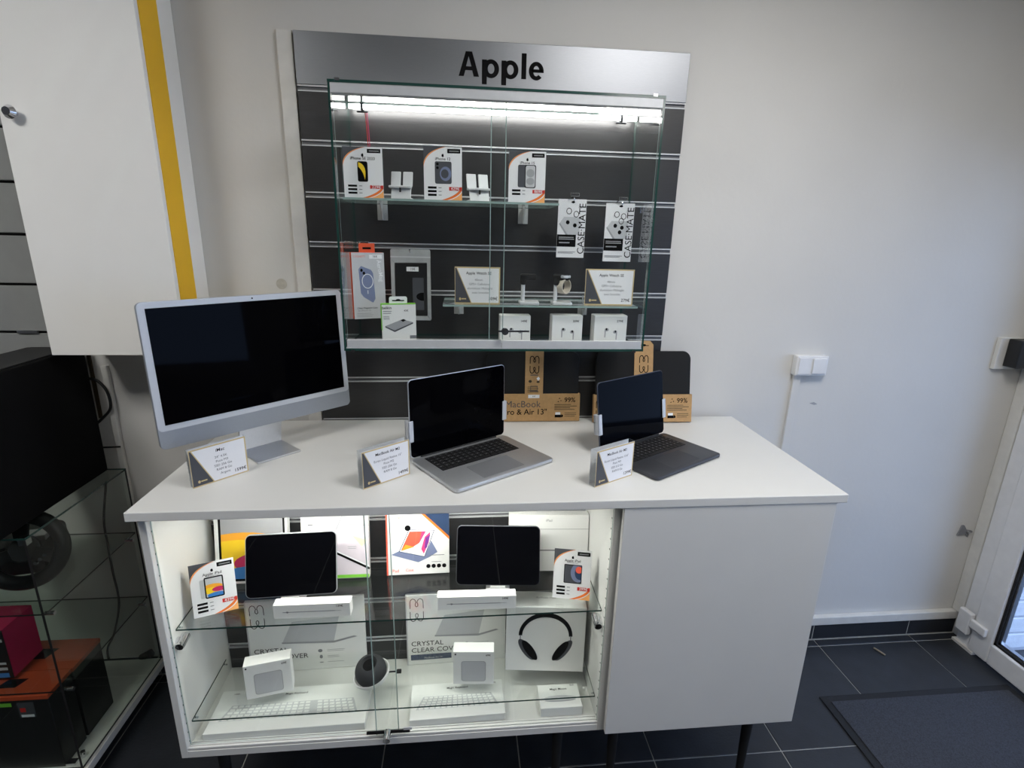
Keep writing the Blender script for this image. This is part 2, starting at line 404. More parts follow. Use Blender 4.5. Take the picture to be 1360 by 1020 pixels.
LX, LZ, SW = -.122, 2.150, .0148
def ring(cx, cz, rx, rz, sx, sz, a0=0, a1=360, n=36):
    o, i = ell(cx, cz, rx, rz, n, a0, a1), ell(cx, cz, rx - sx, rz - sz, n, a0, a1); k = len(o)
    return [[o[j], o[(j + 1) % k], i[(j + 1) % k], i[j]] for j in range(k if a1 - a0 >= 360 else k - 1)]
def L_(p): return [(LX + a, LZ + b) for a, b in p]
prt(t, 'letter', [L_([(0, 0), (.0155, 0), (.0205, .0165), (.0408, .0165), (.0455, 0), (.0615, 0), (.0405, .067), (.0215, .067)][:2] + [(.0205, .0165), (.0225, .027), (.0300, .054), (.0215, .067)]),
                  L_([(.0615, 0), (.0405, .067), (.0215, .067), (.0300, .054), (.0385, .027), (.0408, .0165), (.0455, 0)]), L_([(.0205, .0165), (.0408, .0165), (.0385, .027), (.0225, .027)])], M_INK, -.0048)
for p0 in (.0704, .1295):
    prt(t, 'letter', [L_([(p0, -.0195), (p0 + SW, -.0195), (p0 + SW, .0475), (p0, .0475)])], M_INK, -.0050)
    prt(t, 'letter_bowl', [[(LX + a, LZ + b) for a, b in q] for q in ring(p0 + .0275, .0235, .0245, .0255, .0145, .0120)], M_INK, -.0047)
prt(t, 'letter', [L_(rect(.1905, .2055, 0, .070))], M_INK, -.0048)
prt(t, 'letter', [[(LX + a, LZ + b) for a, b in q] for q in ring(.2362, .0235, .0230, .0255, .0140, .0115, 0, 318)] + [L_(rect(.2225, .2592, .0195, .0285))], M_INK, -.0049)

# ================================================================== WALL GLASS CASE
CX0, CX1, CY, CZ0, CZ1 = -.458, .442, -.25, 1.352, 2.064
t = thing('glass_display_case', 'wall mounted glass showcase with sliding doors and a bright tube inside', 'display case', (0, 0, CZ0))
CASE = t
def at(o, *xyz): o.location = xyz; return o
MB().box(CX0, CX1, CY, -.0015, CZ1 - .007 - CZ0, CZ1 - CZ0, edge='z').build('top_pane', [M_GLASS, M_GEDGE], t)
MB().box(CX0, CX1, CY, -.0015, 0, .007, edge='z').build('bottom_pane', [M_GLASS, M_GEDGE], t)
for x in (CX0, CX1 - .006): MB().box(x, x + .006, CY + .002, -.0015, .0072, CZ1 - .0072 - CZ0, edge='x').build('side_pane', [M_GLASS, M_GEDGE], t)
MB().box(CX0 + .008, -.033 + .04, CY + .018, CY + .022, .012, .69, edge='y').build('sliding_door', [M_GLASS, M_GEDGEL], t)
MB().box(-.034, CX1 - .008, CY + .008, CY + .012, .012, .69, edge='y').build('sliding_door', [M_GLASS, M_GEDGEL], t)
for x, y in ((.007, CY + .018), (-.034, CY + .008)): MB().box(x - .0011, x + .0011, y - .0003, y + .0043, .033, .68).build('polished_edge', M_GEDGEL, t)
MB().box(CX0 + .008, .003, CY + .004, CY + .017, .009, .032).build('door_rail', M_ALUM, t, bevel=.001, seg=1)
MB().box(.004, CX1 - .008, CY + .001, CY + .0075, .009, .032).build('door_rail', M_ALUM, t, bevel=.001, seg=1)
MB().box(CX0 + .006, CX1 - .006, CY + .001, CY + .026, .0071, .0095).build('bottom_track', M_ALUM, t)
MB().box(CX0 + .006, CX1 - .006, CY + .001, CY + .026, .681, .7045).build('top_track', M_ALUM, t, bevel=.001, seg=1)
lk = MB().cyl((.012, CY - .004, .062), (.012, CY - .016, .062), .0105, n=20); lk.box(-.008, .085, CY - .006, CY - .002, .059, .064)
lk.cyl((.012, CY - .016, .062), (.012, CY - .03, .062), .006, n=16)
lo = lk.build('lock', M_CHROME, t, smooth=True)
MB().cyl((-.028, CY + .004, .062), (-.028, CY - .004, .062), .011, n=20).build('door_stop', M_ACRY, t, smooth=True)
for x in (CX0 + .025, CX1 - .03):
    for zc in (-.0004, CZ1 - CZ0 + .0004): MB().box(x - .006, x + .006, CY - .001, CY + .006, zc - .0035, zc + .0035).build('glass_clip', M_CHROME, t)
# tube light
lt = thing('led_tube', 'glowing white light tube along the top of the wall showcase', 'light', (0, -.035, 2.0465))
MB().cyl((CX0 + .012, 0, 0), (CX1 - .012, 0, 0), .0065, n=12).build('tube', M_LEDC, lt, smooth=True)
for x in (CX0 + .05, CX1 - .06):
    b = MB().box(x - .004, x + .004, -.009, .009, -.009, .0095); b.box(x - .016, x + .016, -.004, .004, -.0155, -.0105)
    b.build('tube_clip', M_DKMET, lt, bevel=.0008, seg=1)
MB().tube([(-.40, -.002, -.011), (-.399, .012, -.06), (-.3985, .02, -.125)], .0012, n=6).build('wire', M_RED, lt)
MB().tube([(-.395, -.002, -.011), (-.394, .012, -.06), (-.393, .02, -.125)], .0012, n=6).build('wire', M_MAG, lt)

def glass_shelf(x0, x1, yf, z, brs, label):
    t = thing('glass_shelf', label, 'shelf', ((x0 + x1) / 2, yf / 2, z), group='glass shelves in the wall case')
    w = (x1 - x0) / 2; d = -yf / 2
    MB().box(-w, w, -d, d - .003, -.006, 0, edge='z').build('pane', [M_GLASS, M_GEDGEL], t)
    for bx in brs:
        x = bx - (x0 + x1) / 2
        b = MB().prism([(d - .0035, .012), (d - .0035, -.055), (d - .02, -.055), (d - .06, -.0075), (d - .09, -.0075), (d - .09, -.0065), (d - .006, -.0065), (d - .006, .012)], x - .002, x + .002, 'x')
        b.box(x - .016, x + .016, d - .006, d - .0033, -.055, -.007)
        b.build('bracket', M_CLEARP, t)
glass_shelf(-.446, .168, -.20, 1.781, (-.365, .085), 'upper clear glass shelf carrying the phone price cards')
glass_shelf(-.172, .43, -.20, 1.484, (-.125, .30), 'lower clear glass shelf carrying the watches')

# ------------------------------------------------------------------ portrait price cards
def price_card(name, label, loc, yaw, lean, w, h, title, price, art, tags=3, acrylic=True, group='portrait price cards'):
    t = thing(name, label, 'price card', loc, yaw, lean, group)
    MB().box(-w / 2, w / 2, 0, .0012, 0, h).build('card', M_PAPER, t)
    def N(p): return [((a - .5) * w, b * h) for a, b in p]
    up = bez((0, .70), (.07, .93), (.56, 1)); lo_ = bez((0, .635), (.05, .9), (.56, .995)); mid = bez((0, .665), (.06, .915), (.56, .998))
    prt(t, 'dark_corner', [N(up + [(0, 1)])], M_SLATE, -.0003)
    prt(t, 'orange_swoosh', [N(lo_ + up[::-1])], M_ORANGE2, -.0003)
    prt(t, 'orange_swoosh', [N(lo_ + mid[::-1])], M_ORANGE, -.0005)
    prt(t, 'orange_swoosh', [N(bez((1, .26), (.88, .09), (.45, 0)) + bez((1, .19), (.9, .06), (.60, 0))[::-1])], M_ORANGE, -.0003)
    prt(t, 'orange_swoosh', [N(bez((1, .16), (.93, .06), (.66, 0)) + [(1, 0)])], M_ORANGE2, -.0003)
    if tags == 3 or True: prt(t, 'top_label', [N(rect(.62, .96, .885, .965))], M_INK, -.0005); prt(t, 'label_print', [N(rect(.67, .92, .912, .935))], M_GREYI, -.0007)
    prt(t, 'logo', fruit_logo(0, .845 * h, .075 * w), M_INK, -.0004)
    txt(t, 'title_lettering', title, 0, .775 * h, .1 * w, M_INK, -.0004, bold=.012)
    art(t, N)
    for k in range(tags):
        z = .235 - .07 * k
        prt(t, 'spec_label', [N(rect(.10, .33, z - .02, z + .022))], M_INK, -.0004)
        prt(t, 'spec_print', [N(rect(.38, .46, z - .006, z + .008))], M_GREYI, -.0004)
    pr_ = prt(t, 'price_label', [N(rect(.66, .99, .185, .255))], M_RED, -.0006)
    txt(t, 'price_lettering', price, .325 * w, .219 * h, .11 * w, M_PAPER, -.0009, bold=.015)
    if acrylic:
        MB().box(-w / 2 - .003, w / 2 + .001, .0016, .0034, 0, h + .004, edge='y').build('acrylic_back', [M_ACRY, M_GEDGEL], t)
        MB().box(-w / 2 - .003, w / 2 + .001, .0035, .05, 0, .002).build('acrylic_foot', M_ACRY, t)
    return t
def rr(N, x0, x1, z0, z1, r, w, h):
    return [((a - .5) * w, b * h) for a, b in []]
def art_phone(kind):
    def f(t, N):
        def RR(x0, x1, z0, z1, r=.04): return N([(a, b) for a, b in rrect(x1 - x0, z1 - z0, r, 4, x0, z0)])
        def CL(p, b): return [N(clip(p, *b))]
        if kind == 'yellow':
            prt(t, 'phone_picture', [RR(.36, .62, .32, .72)], M_INK, -.0004)
            B = (.385, .595, .34, .70)
            prt(t, 'screen_picture', CL(bez((.385, .7), (.62, .66), (.54, .36)) + bez((.54, .36), (.50, .54), (.385, .61)), B), M_YELI, -.0006)
        elif kind == 'blue':
            prt(t, 'phone_picture', [RR(.29, .73, .31, .73)], M_SLATE, -.0004)
            prt(t, 'screen_picture', [N(ell(.57, .5, .15, .135))], M_SKYI, -.0006)
            prt(t, 'screen_picture', [N(ell(.55, .5, .10, .085))], M_SLATE, -.0008)
            prt(t, 'camera_picture', [N(ell(.36, .68, .035, .025)), N(ell(.36, .61, .035, .025))], M_INK, -.0008)
        elif kind == 'grey':
            prt(t, 'phone_picture', [RR(.25, .50, .30, .74)], M_SLATE, -.0004)
            prt(t, 'phone_picture', [RR(.44, .74, .29, .74)], M_INK, -.0006)
            prt(t, 'screen_picture', [RR(.46, .72, .305, .725)], M_LGREY, -.0008)
            prt(t, 'screen_picture', [N(ell(.59, .58, .11, .08)), N(ell(.59, .42, .11, .07))], M_MGREY, -.0010)
        elif kind == 'pad_yellow':
            prt(t, 'tablet_picture', [RR(.20, .34, .335, .69, .03)], M_LGREY, -.0004)
            prt(t, 'tablet_picture', [RR(.30, .73, .32, .72, .03)], M_INK, -.0005)
            B = (.33, .70, .345, .695)
            prt(t, 'screen_picture', [N(rect(*B))], M_LGREY, -.0006)
            prt(t, 'screen_picture', CL(ell(.48, .53, .22, .055), B), M_AMB, -.0007)
            prt(t, 'screen_picture', CL(ell(.45, .46, .2, .06), B), M_YELI, -.0008)
            prt(t, 'screen_picture', CL(ell(.62, .47, .16, .045), B), M_MAG, -.0009)
            prt(t, 'screen_picture', CL(ell(.55, .37, .2, .05), B), M_BLUEI, -.0010)
        else:
            prt(t, 'tablet_picture', [RR(.28, .76, .32, .70, .02)], M_INK, -.0004)
            B = (.30, .74, .335, .685)
            prt(t, 'screen_picture', [N(rect(*B))], M_SLATE, -.0005)
            prt(t, 'screen_picture', CL(ell(.66, .54, .2, .19), B), M_SKYI, -.0006)
            prt(t, 'screen_picture', CL(ell(.72, .54, .15, .14), B), M_NAVY, -.0007)
            prt(t, 'screen_picture', CL(ell(.68, .60, .09, .07), B), M_CORAL, -.0008)
    return f
def onshelf(u0, u1, v, y): a, b = py(u0, v, y), py(u1, v, y); return (a.x + b.x) / 2, b.x - a.x
for u0, u1, vt, title, price, kind, lab in ((456.5, 509, 194, 'iPhone SE 2020', '229€', 'yellow', 'portrait price card with a yellow phone screen picture'),
                                            (563, 613.5, 194, 'iPhone 12', '429€', 'blue', 'portrait price card with a dark blue phone picture'),
                                            (675.5, 724, 200, 'iPhone 15', '869€', 'grey', 'portrait price card with grey and white phone picture')):
    y = -.187; xc, w = onshelf(u0, u1, 240, y); h = py(u0, vt, y).z - 1.7814
    price_card('price_card', lab, (xc, y, 1.7814), R(-2), 0, w, h, title, price, art_phone(kind), tags=2 if kind == 'grey' else 3)
# phone display stands
for u0, u1, yaw, lab in ((518, 550, -4, 'empty silver phone stand between the yellow and blue phone cards'), (618, 650, 10, 'empty silver phone stand right of the blue phone card')):
    y = -.16; xc, w = onshelf(u0, u1, 250, y)
    t = thing('phone_stand', lab, 'phone stand', (xc, y, 1.7813), R(yaw), group='silver phone stands')
    w *= .96
    MB().box(-w / 2 + .006, w / 2 - .004, -.03, .03, 0, .004).build('foot', M_STAND, t, bevel=.001, seg=1)
    MB().prism([(-.032, 0), (-.028, 0), (-.012, .034), (-.016, .036)], -w / 2 + .006, w / 2 - .004, 'x').build('front_plate', M_STAND, t, bevel=.001, seg=1)
    MB().box(-w / 2, w / 2 - .003, -.032, -.010, .029, .036).build('ledge', M_STAND, t, bevel=.0015, seg=1)
    for s in (-1, 1):
        c = s * w * .26
        MB().prism([(-.008, .034), (-.004, .034), (.012, .075), (.008, .077)], c - w * .21, c + w * .21, 'x').build('back_plate', M_STAND, t, bevel=.0015, seg=1)
    MB().box(-.0025, .0025, -.0335, -.031, .018, .03).build('cable_slot', M_MATTB, t)

# ------------------------------------------------------------------ landscape price tags
def tag_face(t, w, h, title, lines, price, d=0):
    x0 = -w / 2
    def N(p): return [(x0 + a * w, b * h) for a, b in p]
    prt(t, 'gold_border', [N(rect(.0, 1, 0, 1))], M_GOLD, d - .0002)
    prt(t, 'paper', [N([(.055, .965), (.975, .965), (.975, .03), (.37, .03)])], M_PAPER, d - .0005)
    prt(t, 'grey_corner', [N([(.012, .97), (.035, .97), (.352, .03), (.012, .03)])], M_SLATE, d - .0005)
    txt(t, 'title_lettering', title, .03 * w, .83 * h, .105 * h if len(title) > 6 else .12 * h, M_INK, d - .0008, bold=.018)
    for k, l in enumerate(lines):
        txt(t, 'spec_lettering', l, (.03 + .012 * k) * w, (.65 - .115 * k) * h, .088 * h, M_GREYI if len(lines) == 4 and title.endswith('SE') else M_SLATE, d - .0008)
    txt(t, 'price_lettering', price, .35 * w, .14 * h, .12 * h, M_INK, d - .0008, bold=.018)
    prt(t, 'logo', [N(ell(.115, .13, .022, .04)), N(rect(.145, .25, .115, .15))], M_GOLD, d - .0008)
for u0, u1, vt, price, lab, yaw in ((604, 664, 354, '309€', 'landscape watch price card left of the watch stands', -2), (777.5, 841, 357, '279€', 'landscape watch price card right of the watch', -3)):
    y = -.175; xc, w = onshelf(u0, u1, 380, y); h = py(u0, vt, y).z - 1.4844
    t = thing('price_card', lab, 'price card', (xc, y, 1.4844), R(yaw), 0, group='watch price cards')
    MB().box(-w / 2, w / 2, 0, .0015, 0, h).build('card', M_PAPER, t)
    MB().box(-w / 2, w / 2, .0015, .045, 0, .0018).build('acrylic_foot', M_ACRY, t)
    tag_face(t, w, h, 'Apple Watch SE', ['40mm', 'GPS+ Cellulaire', 'aluminium Midnight', 'avec bracelet'], price)
def watch_stand(u, watch, lab):
    y = -.15; p = py(u, 401, y)
    t = thing('watch_stand', lab, 'watch stand', (p.x, y, 1.4843), R(-4), group='watch stands')
    MB().prism(rrect(.062, .07, .006, 4, -.006, -.035), 0, .008, 'z').build('base', M_STAND, t, bevel=.0015, seg=1)
    MB().prism(rrect(.012, .012, .004, 4, 0, -.006), .008, .062, 'z').build('post', M_STAND, t)
    hd = MB().prism(rrect(.02, .03, .006, 4, -.003, .058), -.011, .011, 'y'); hd.prism(rrect(.05, .018, .006, 4, -.003, .073), -.011, .011, 'y')
    hd.build('charger_arm', M_MATTB, t, bevel=.002, smooth=True)
    if watch:
        w = thing('wrist_watch', 'beige strapped smart watch hanging on the right hand watch stand', 'watch', (p.x + .031, y - .002, 1.4843 + .073), R(38))
        pts = [(.014 * math.sin(a) * 1.5, 0, -.0185 + .022 * math.cos(a) * 1.05) for a in [R(20 + 16 * k) for k in range(21)]]
        band = MB()
        for i in range(len(pts) - 1):
            a, b = Vector(pts[i]), Vector(pts[i + 1]); n = Vector((b.z - a.z, 0, a.x - b.x)).normalized() * .0022
            q = []
            for pp in (a, b):
                for yy in (-.013, .013): q += [(pp.x, yy, pp.z), (pp.x + n.x, yy, pp.z + n.z)]
            band.add(q, [(0, 1, 5, 4), (2, 6, 7, 3), (0, 4, 6, 2), (1, 3, 7, 5)])
        band.build('strap', M_BEIGE, w, smooth=True)
        MB().prism(rrect(.032, .036, .009, 5, -.016, -.018), .007, .016, 'z').build('body', M_BEZ, w, bevel=.0025, smooth=True)
        MB().prism(rrect(.027, .031, .007, 5, -.0135, -.0155), .016, .0172, 'z').build('screen', M_SCRN, w)
        MB().cyl((.016, -.005, .0115), (.019, -.005, .0115), .003, n=12).build('crown', M_CHROME, w)
watch_stand(691.5, False, 'empty silver watch stand with black charger arm')
watch_stand(734.5, True, 'silver watch stand that holds the beige watch')

# ------------------------------------------------------------------ earphone boxes on the case floor
def bud(cx, cz, s, fl=1):
    return [ell(cx, cz, .26 * s, .2 * s, 14), [(cx - fl * .26 * s, cz), (cx - fl * .1 * s, cz), (cx - fl * .12 * s, cz - .95 * s), (cx - fl * .24 * s, cz - .95 * s)]]
for k, (u0, u1, price, lab) in enumerate(((664, 704.5, '149€', 'small white earphone box behind the showcase lock'), (733, 773.5, '209€', 'small white earphone box, middle of three'), (789, 832.5, '279€', 'small white earphone box at the right end'))):
    y = -.165; xc, w = onshelf(u0, u1, 435, y); z0 = CZ0 + .0073; h = py(u0, 419, y).z - z0
    t = thing('earphone_box', lab, 'box', (xc, y, z0), R(1), group='white earphone boxes')
    MB().box(-w / 2, w / 2, 0, .045, 0, h).build('carton', M_BOXW, t, bevel=.0012, seg=1)
    txt(t, 'price_lettering', price, w * .28, h * .80, .010, M_INK, -.0006, bold=.015)
    prt(t, 'earphone_picture', bud(-.012, h * .50, .026, 1) + bud(.016, h * .42, .026, -1), M_MGREY, -.0004)
    prt(t, 'earphone_picture', [ell(-.013, h * .52, .0028, .004, 12), ell(.017, h * .44, .0028, .004, 12)], M_INK, -.0006)
    prt(t, 'side_mark', [], M_INK) if False else None

# ------------------------------------------------------------------ hanging packs
def hook(x, z, length, label):
    t = thing('slatwall_hook', label, 'hook', (x, 0, z), group='metal slatwall hooks')
    MB().box(-.014, .014, -.004, -.0012, -.014, .010).build('plate', M_CHROME, t, bevel=.0008, seg=1)
    MB().tube([(0, -.004, 0), (0, -length * .6, 0), (0, -length, .004), (0, -length - .004, .012)], .0022, n=8, sub=4).build('prong', M_CHROME, t, smooth=True)
    return t
# orange and white phone case pack
y = -.095; a, b = py(466.5, 400, y), py(509, 400, y); z1 = py(486, 335.5, y).z; z0 = py(489, 423, y).z; w = b.x - a.x; h = z1 - z0
t = thing('case_pack', 'hanging orange and white carton showing a blue phone case', 'packaging', ((a.x + b.x) / 2 + .008, y, z0), R(20), 0, 'hanging accessory packs')
MB().box(-w / 2, w / 2, 0, .032, 0, h).build('carton', M_DORANGE, t, bevel=.0006, seg=1)
prt(t, 'front_print', [rect(-w / 2, w / 2, 0, h)], M_LGREY, -.0004)
tb = MB().box(-.024, .024, .009, .0105, h - .002, h + .028); tb.build('hang_tab', M_DORANGE, t)
prt(t, 'hang_slot', [rect(-.013, .013, h + .010, h + .016)], M_INK, .0086)
prt(t, 'sticker', [rect(.004, w / 2 - .006, h - .018, h - .006)], M_PAPER, -.0008); txt(t, 'sticker_lettering', '35€', .022, h - .012, .009, M_INK, -.0011)
txt(t, 'brand_lettering', 'CYGNETT', -.026, h - .012, .010, M_CORAL, -.0008, width=.036)
txt(t, 'side_lettering', 'AeroMag', w / 2 - .014, h - .055, .018, M_PAPER, -.0008, rot=-84, bold=.01)
ph = [(-.030, h - .050), (-.022, h - .040), (.008, h - .052), (.014, h - .062), (.018, .062), (.010, .050), (-.018, .068), (-.026, .08)]
prt(t, 'case_picture', [ph], M_SKYI, -.0006)
prt(t, 'ring_picture', ribbon(ell(-.004, .117, .0165, .0215, 28), .0022, True) + [rect(-.0055, -.0035, .078, .089)], M_PAPER, -.0009)
prt(t, 'camera_picture', [ell(-.021, h - .053, .004, .005, 12), ell(-.014, h - .062, .004, .005, 12)], M_INK, -.0009)
txt(t, 'product_lettering', 'Clear Magnetic Case', -.008, .034, .0075, M_INK, -.0008); txt(t, 'product_lettering', 'for iPhone 15', -.018, .026, .007, M_GREYI, -.0008)
prt(t, 'small_print', greek(-w / 2 + .008, .017, .06, 3, .005, .0016, 3, 'l'), M_MGREY, -.0008)
hook(py(481, 331, -.05).x, z1 + .022, .095, 'hook holding the orange phone case carton')
# clear bag with a black wallet case
y = -.06; a, b = py(518, 340, y), py(571.5, 340, y); z1 = py(545, 331, y).z; z0 = py(560, 425.5, y).z; w = b.x - a.x; h = z1 - z0
t = thing('bag_pack', 'clear zip bag with a black wallet phone case hanging on a hook', 'packaging', ((a.x + b.x) / 2, y, z0), R(-3), 0, 'hanging accessory packs')
bagm = MB().prism(rrect(w, h, .006, 4, -w / 2, 0), .004, .0052, 'y'); bagm.build('bag_back', M_CLEARP, t)
MB().prism([(-w / 2 + .012, .016), (w / 2 - .012, .016), (w / 2 - .010, h - .04), (-w / 2 + .014, h - .042)], -.006, .0035, 'y').build('wallet_case', M_BLACK, t, bevel=.002, seg=1)
MB().prism([(.006, .035), (w / 2 - .022, .035), (w / 2 - .022, h - .088), (.006, h - .088)], -.0068, -.0062, 'y').build('card_window', M_SLATE, t)
prt(t, 'thumb_notch', [ell(w / 2 - .026, .078, .02, .013, 20, 90, 270) + [(w / 2 - .022, .065), (w / 2 - .022, .091)]], M_INK, -.0072)
prt(t, 'sticker', [rect(-.012, .026, h - .068, h - .054)], M_PAPER, -.0066); txt(t, 'sticker_lettering', '15€', .008, h - .061, .010, M_INK, -.007)
MB().box(-w / 2, w / 2, .0025, .0042, h - .026, h - .022).build('zip_strip', M_LGREY, t)
sd = MB().prism([(-w / 2, .008), (-w / 2 + .011, .016), (-w / 2 + .013, h - .042), (-w / 2 + .001, h - .03)], -.003, .003, 'y')
sd.prism([(w / 2 - .011, .016), (w / 2, .008), (w / 2, h - .03), (w / 2 - .011, h - .04)], -.003, .003, 'y'); sd.prism([(-w / 2 + .002, .001), (w / 2 - .002, .001), (w / 2 - .011, .015), (-w / 2 + .011, .015)], -.003, .003, 'y')
sd.build('bag_fold', M_CLEARP, t)
hook(py(545, 331, -.04).x, z1 - .012, .062, 'hook holding the clear zip bag')
# green and white charger box at the front
y = -.17; a, b = py(508, 440, y), py(553, 440, y); z0 = CZ0 + .0073; z1 = py(530, 404, y).z; w = b.x - a.x; h = z1 - z0
t = thing('power_pack_box', 'small white and green carton with hang tab standing on the showcase floor', 'box', ((a.x + b.x) / 2, y, z0), R(11), 0)
MB().box(-w / 2, w / 2, 0, .022, 0, h).build('carton', M_BOXW, t, bevel=.0006, seg=1)
MB().box(-w / 2 - .0015, -w / 2 + .001, -.001, .0225, h * .35, h + .001).build('green_side', M_GREEN, t)
MB().box(-w / 2, w / 2, -.0006, .0222, h - .001, h + .0012).build('green_top', M_GREEN, t)
MB().prism(rrect(.054, .026, .006, 4, -.027, h - .004), .010, .0115, 'y').build('hang_tab', M_PAPER, t)
prt(t, 'hang_slot', [rect(-.018, .018, h + .008, h + .0115), ell(0, h + .0115, .007, .003, 12)], M_INK, .0096)
txt(t, 'brand_lettering', 'belkin', -w / 2 + .016, h - .011, .012, M_INK, -.0006, bold=.02)
prt(t, 'small_print', greek(-w / 2 + .005, h - .021, .034, 2, .006, .002, 4, 'l') + greek(-w / 2 + .005, h - .037, .02, 3, .004, .0014, 5, 'l'), M_GREYI, -.0006)
txt(t, 'price_lettering', '45€', .022, h - .02, .008, M_INK, -.0006, bold=.02)
prt(t, 'device_picture', [[(-.042, h - .066), (.010, h - .046), (.042, h - .056), (-.014, h - .08)]], M_MGREY, -.0006)
prt(t, 'device_picture', [[(-.042, h - .066), (-.014, h - .08), (.042, h - .056), (.042, h - .060), (-.014, h - .085), (-.042, h - .070)]], M_SLATE, -.0008)
prt(t, 'camera_picture', [[(.004, h - .049), (.013, h - .045), (.021, h - .049), (.012, h - .054)]], M_INK, -.0010)
prt(t, 'grey_tab', [rect(w / 2 - .02, w / 2, .014, .024)], M_GREYI, -.0006)
# two hanging film cards
for (u0, u1, vt, vb, lens, lab) in ((740.5, 777, 264, 341.8, ((.36, .61), (.62, .56)), 'white hanging lens protector card with two camera rings'),
                                   (803.5, 840.5, 269.5, 347.2, ((.36, .62), (.60, .59), (.53, .51)), 'white hanging lens protector card with three camera rings')):
    y = -.11; a, b = py(u0, 300, y), py(u1, 300, y); z1 = py(u0, vt, y).z; z0 = py(u0, vb, y).z; w = b.x - a.x; h = z1 - z0
    t = thing('film_card', lab, 'packaging', ((a.x + b.x) / 2, y, z0), R(-3), R(-1.5), 'hanging lens protector cards')
    MB().box(-w / 2, w / 2, 0, .004, 0, h).build('card', M_PAPER, t, bevel=.0005, seg=1)
    def N(p): return [((q - .5) * w, r_ * h) for q, r_ in p]
    body = [(.08, .60), (.22, .70), (.80, .70), (.80, .40), (.38, .40)]
    prt(t, 'phone_picture', [N(body)], M_LGREY, -.0004); prt(t, 'phone_edge', [N([(.08, .60), (.05, .58), (.30, .40), (.38, .40)])], M_MGREY, -.0005)
    prt(t, 'lens_picture', [[((x - .5) * w + p, z * h + q) for p, q in ell(0, 0, .0058, .0062, 16)] for x, z in lens], M_INK, -.0007)
    prt(t, 'ring_picture', sum([ribbon([((x - .5 + .03) * w + p, (z + .19) * h + q) for p, q in ell(0, 0, .0075, .0085, 18)], .0018, True) for x, z in lens], []), M_INK, -.0007)
    prt(t, 'black_panel', [N(rect(0.0, .68, .19, .40))], M_INK, -.0006)
    prt(t, 'panel_print', [N(rect(.06, .60, .345, .36)), N(rect(.06, .62, .315, .33)), N(rect(.08, .46, .25, .27))], M_MGREY, -.0009)
    txt(t, 'brand_lettering', 'CASE·MATE', .88 * w - w / 2, .50 * h, .019, M_INK, -.0007, rot=90, bold=0, width=h * .86)
    prt(t, 'small_print', [N(rect(.05, .68, .095, .105)), N(rect(.05, .60, .075, .085))], M_GREYI, -.0006)
    txt(t, 'price_lettering', '15€', .28 * w, .86 * h, .007, M_GREYI, -.0006)
    prt(t, 'hang_hole', [ell(.02 * w, .95 * h, .006, .003, 12)], M_INK, -.0005)
    hk = hook((a.x + b.x) / 2 + .003, z0 + .95 * h, .118, 'hook holding the ' + ('two ring' if len(lens) == 2 else 'three ring') + ' lens protector card')
    MB().box(-.014, .014, -.128, -.124, .016, .026).build('label_holder', M_CHROME, hk, bevel=.0008, seg=1)
    MB().tube([(0, -.02, .006), (0, -.09, .022), (0, -.124, .02)], .0018, n=6, sub=3).build('label_wire', M_DKMET, hk)

# ================================================================== SIDEBOARD
def proj(P):
    d = Vector(P) - CAM; c = [sum(AX[i][k] * d[i] for i in range(3)) for k in range(3)]
    return 680 + FPX * c[0] / c[1], 510 - FPX * c[2] / c[1]
def solve_lean(base, yaw, h, vtop, lo=-.05, hi=.38):      # lean back until the top edge meets the row seen in the photo
    best = min((lo + (hi - lo) * k / 200 for k in range(201)), key=lambda a: abs(proj((base[0] - math.sin(yaw) * h * math.sin(a), base[1] + math.cos(yaw) * h * math.sin(a), base[2] + h * math.cos(a)))[1] - vtop))
    return best
SX0, SX1, DV, FR_, ZB = -.885, .868, .277, -.606, .308
t = thing('display_sideboard', 'white sideboard with a lit glass fronted display and one grey closed door', 'sideboard', (0, 0, 0)); SB = t
MB().box(SX0, SX0 + .018, FR_, -.022, .285, 1.0265).build('side_panel', M_WHITE, t, bevel=.001, seg=1)
MB().box(SX1 - .018, SX1, FR_ - .004, -.022, .285, 1.0265).build('side_panel', M_WHITE, t, bevel=.001, seg=1)
MB().box(DV, DV + .022, FR_, -.022, .285, 1.0265).build('divider', M_WHITE, t, bevel=.001, seg=1)
MB().box(SX0 + .018, DV, FR_, -.022, .285, ZB).build('bottom_board', M_WHITE, t, bevel=.001, seg=1)
MB().box(DV + .022, SX1 - .018, FR_, -.022, .285, ZB).build('bottom_board', M_WHITE, t)
MB().box(.2945, .8705, -.630, -.612, .296, 1.0265).build('door', M_WHITE, t, bevel=.0015)
tk = MB()
for y0, y1, z1 in ((-.604, -.601, .316), (-.5925, -.590, .3135), (-.582, -.5785, .313)): tk.box(SX0 + .018, DV, y0, y1, ZB, z1)
tk.box(SX0 + .018, DV, -.604, -.5785, ZB, ZB + .0015); tk.build('sliding_track', M_EDGE, t)
zs = [.395 + .149 * k for k in range(5)]
MB().box(SX0 + .018, DV, -.3, -.29, ZB, 1.0265).build('back_board', M_MATTB, t)
lo_ = ZB
for z in zs + [1.0355]:
    MB().box(SX0 + .018, DV, -.315, -.3005, lo_, min(z - .009, 1.0265)).build('back_slat', M_SLAT, t, bevel=.001, seg=1); lo_ = z + .009
for z in zs:
    r = MB().box(SX0 + .018, DV, -.308, -.3005, z - .009, z + .009, 1); r.box(SX0 + .018, DV, -.3165, -.308, z + .004, z + .009); r.box(SX0 + .018, DV, -.3165, -.308, z - .009, z - .0065)
    r.build('groove_rail', [M_ALUM, M_GREYM], t)
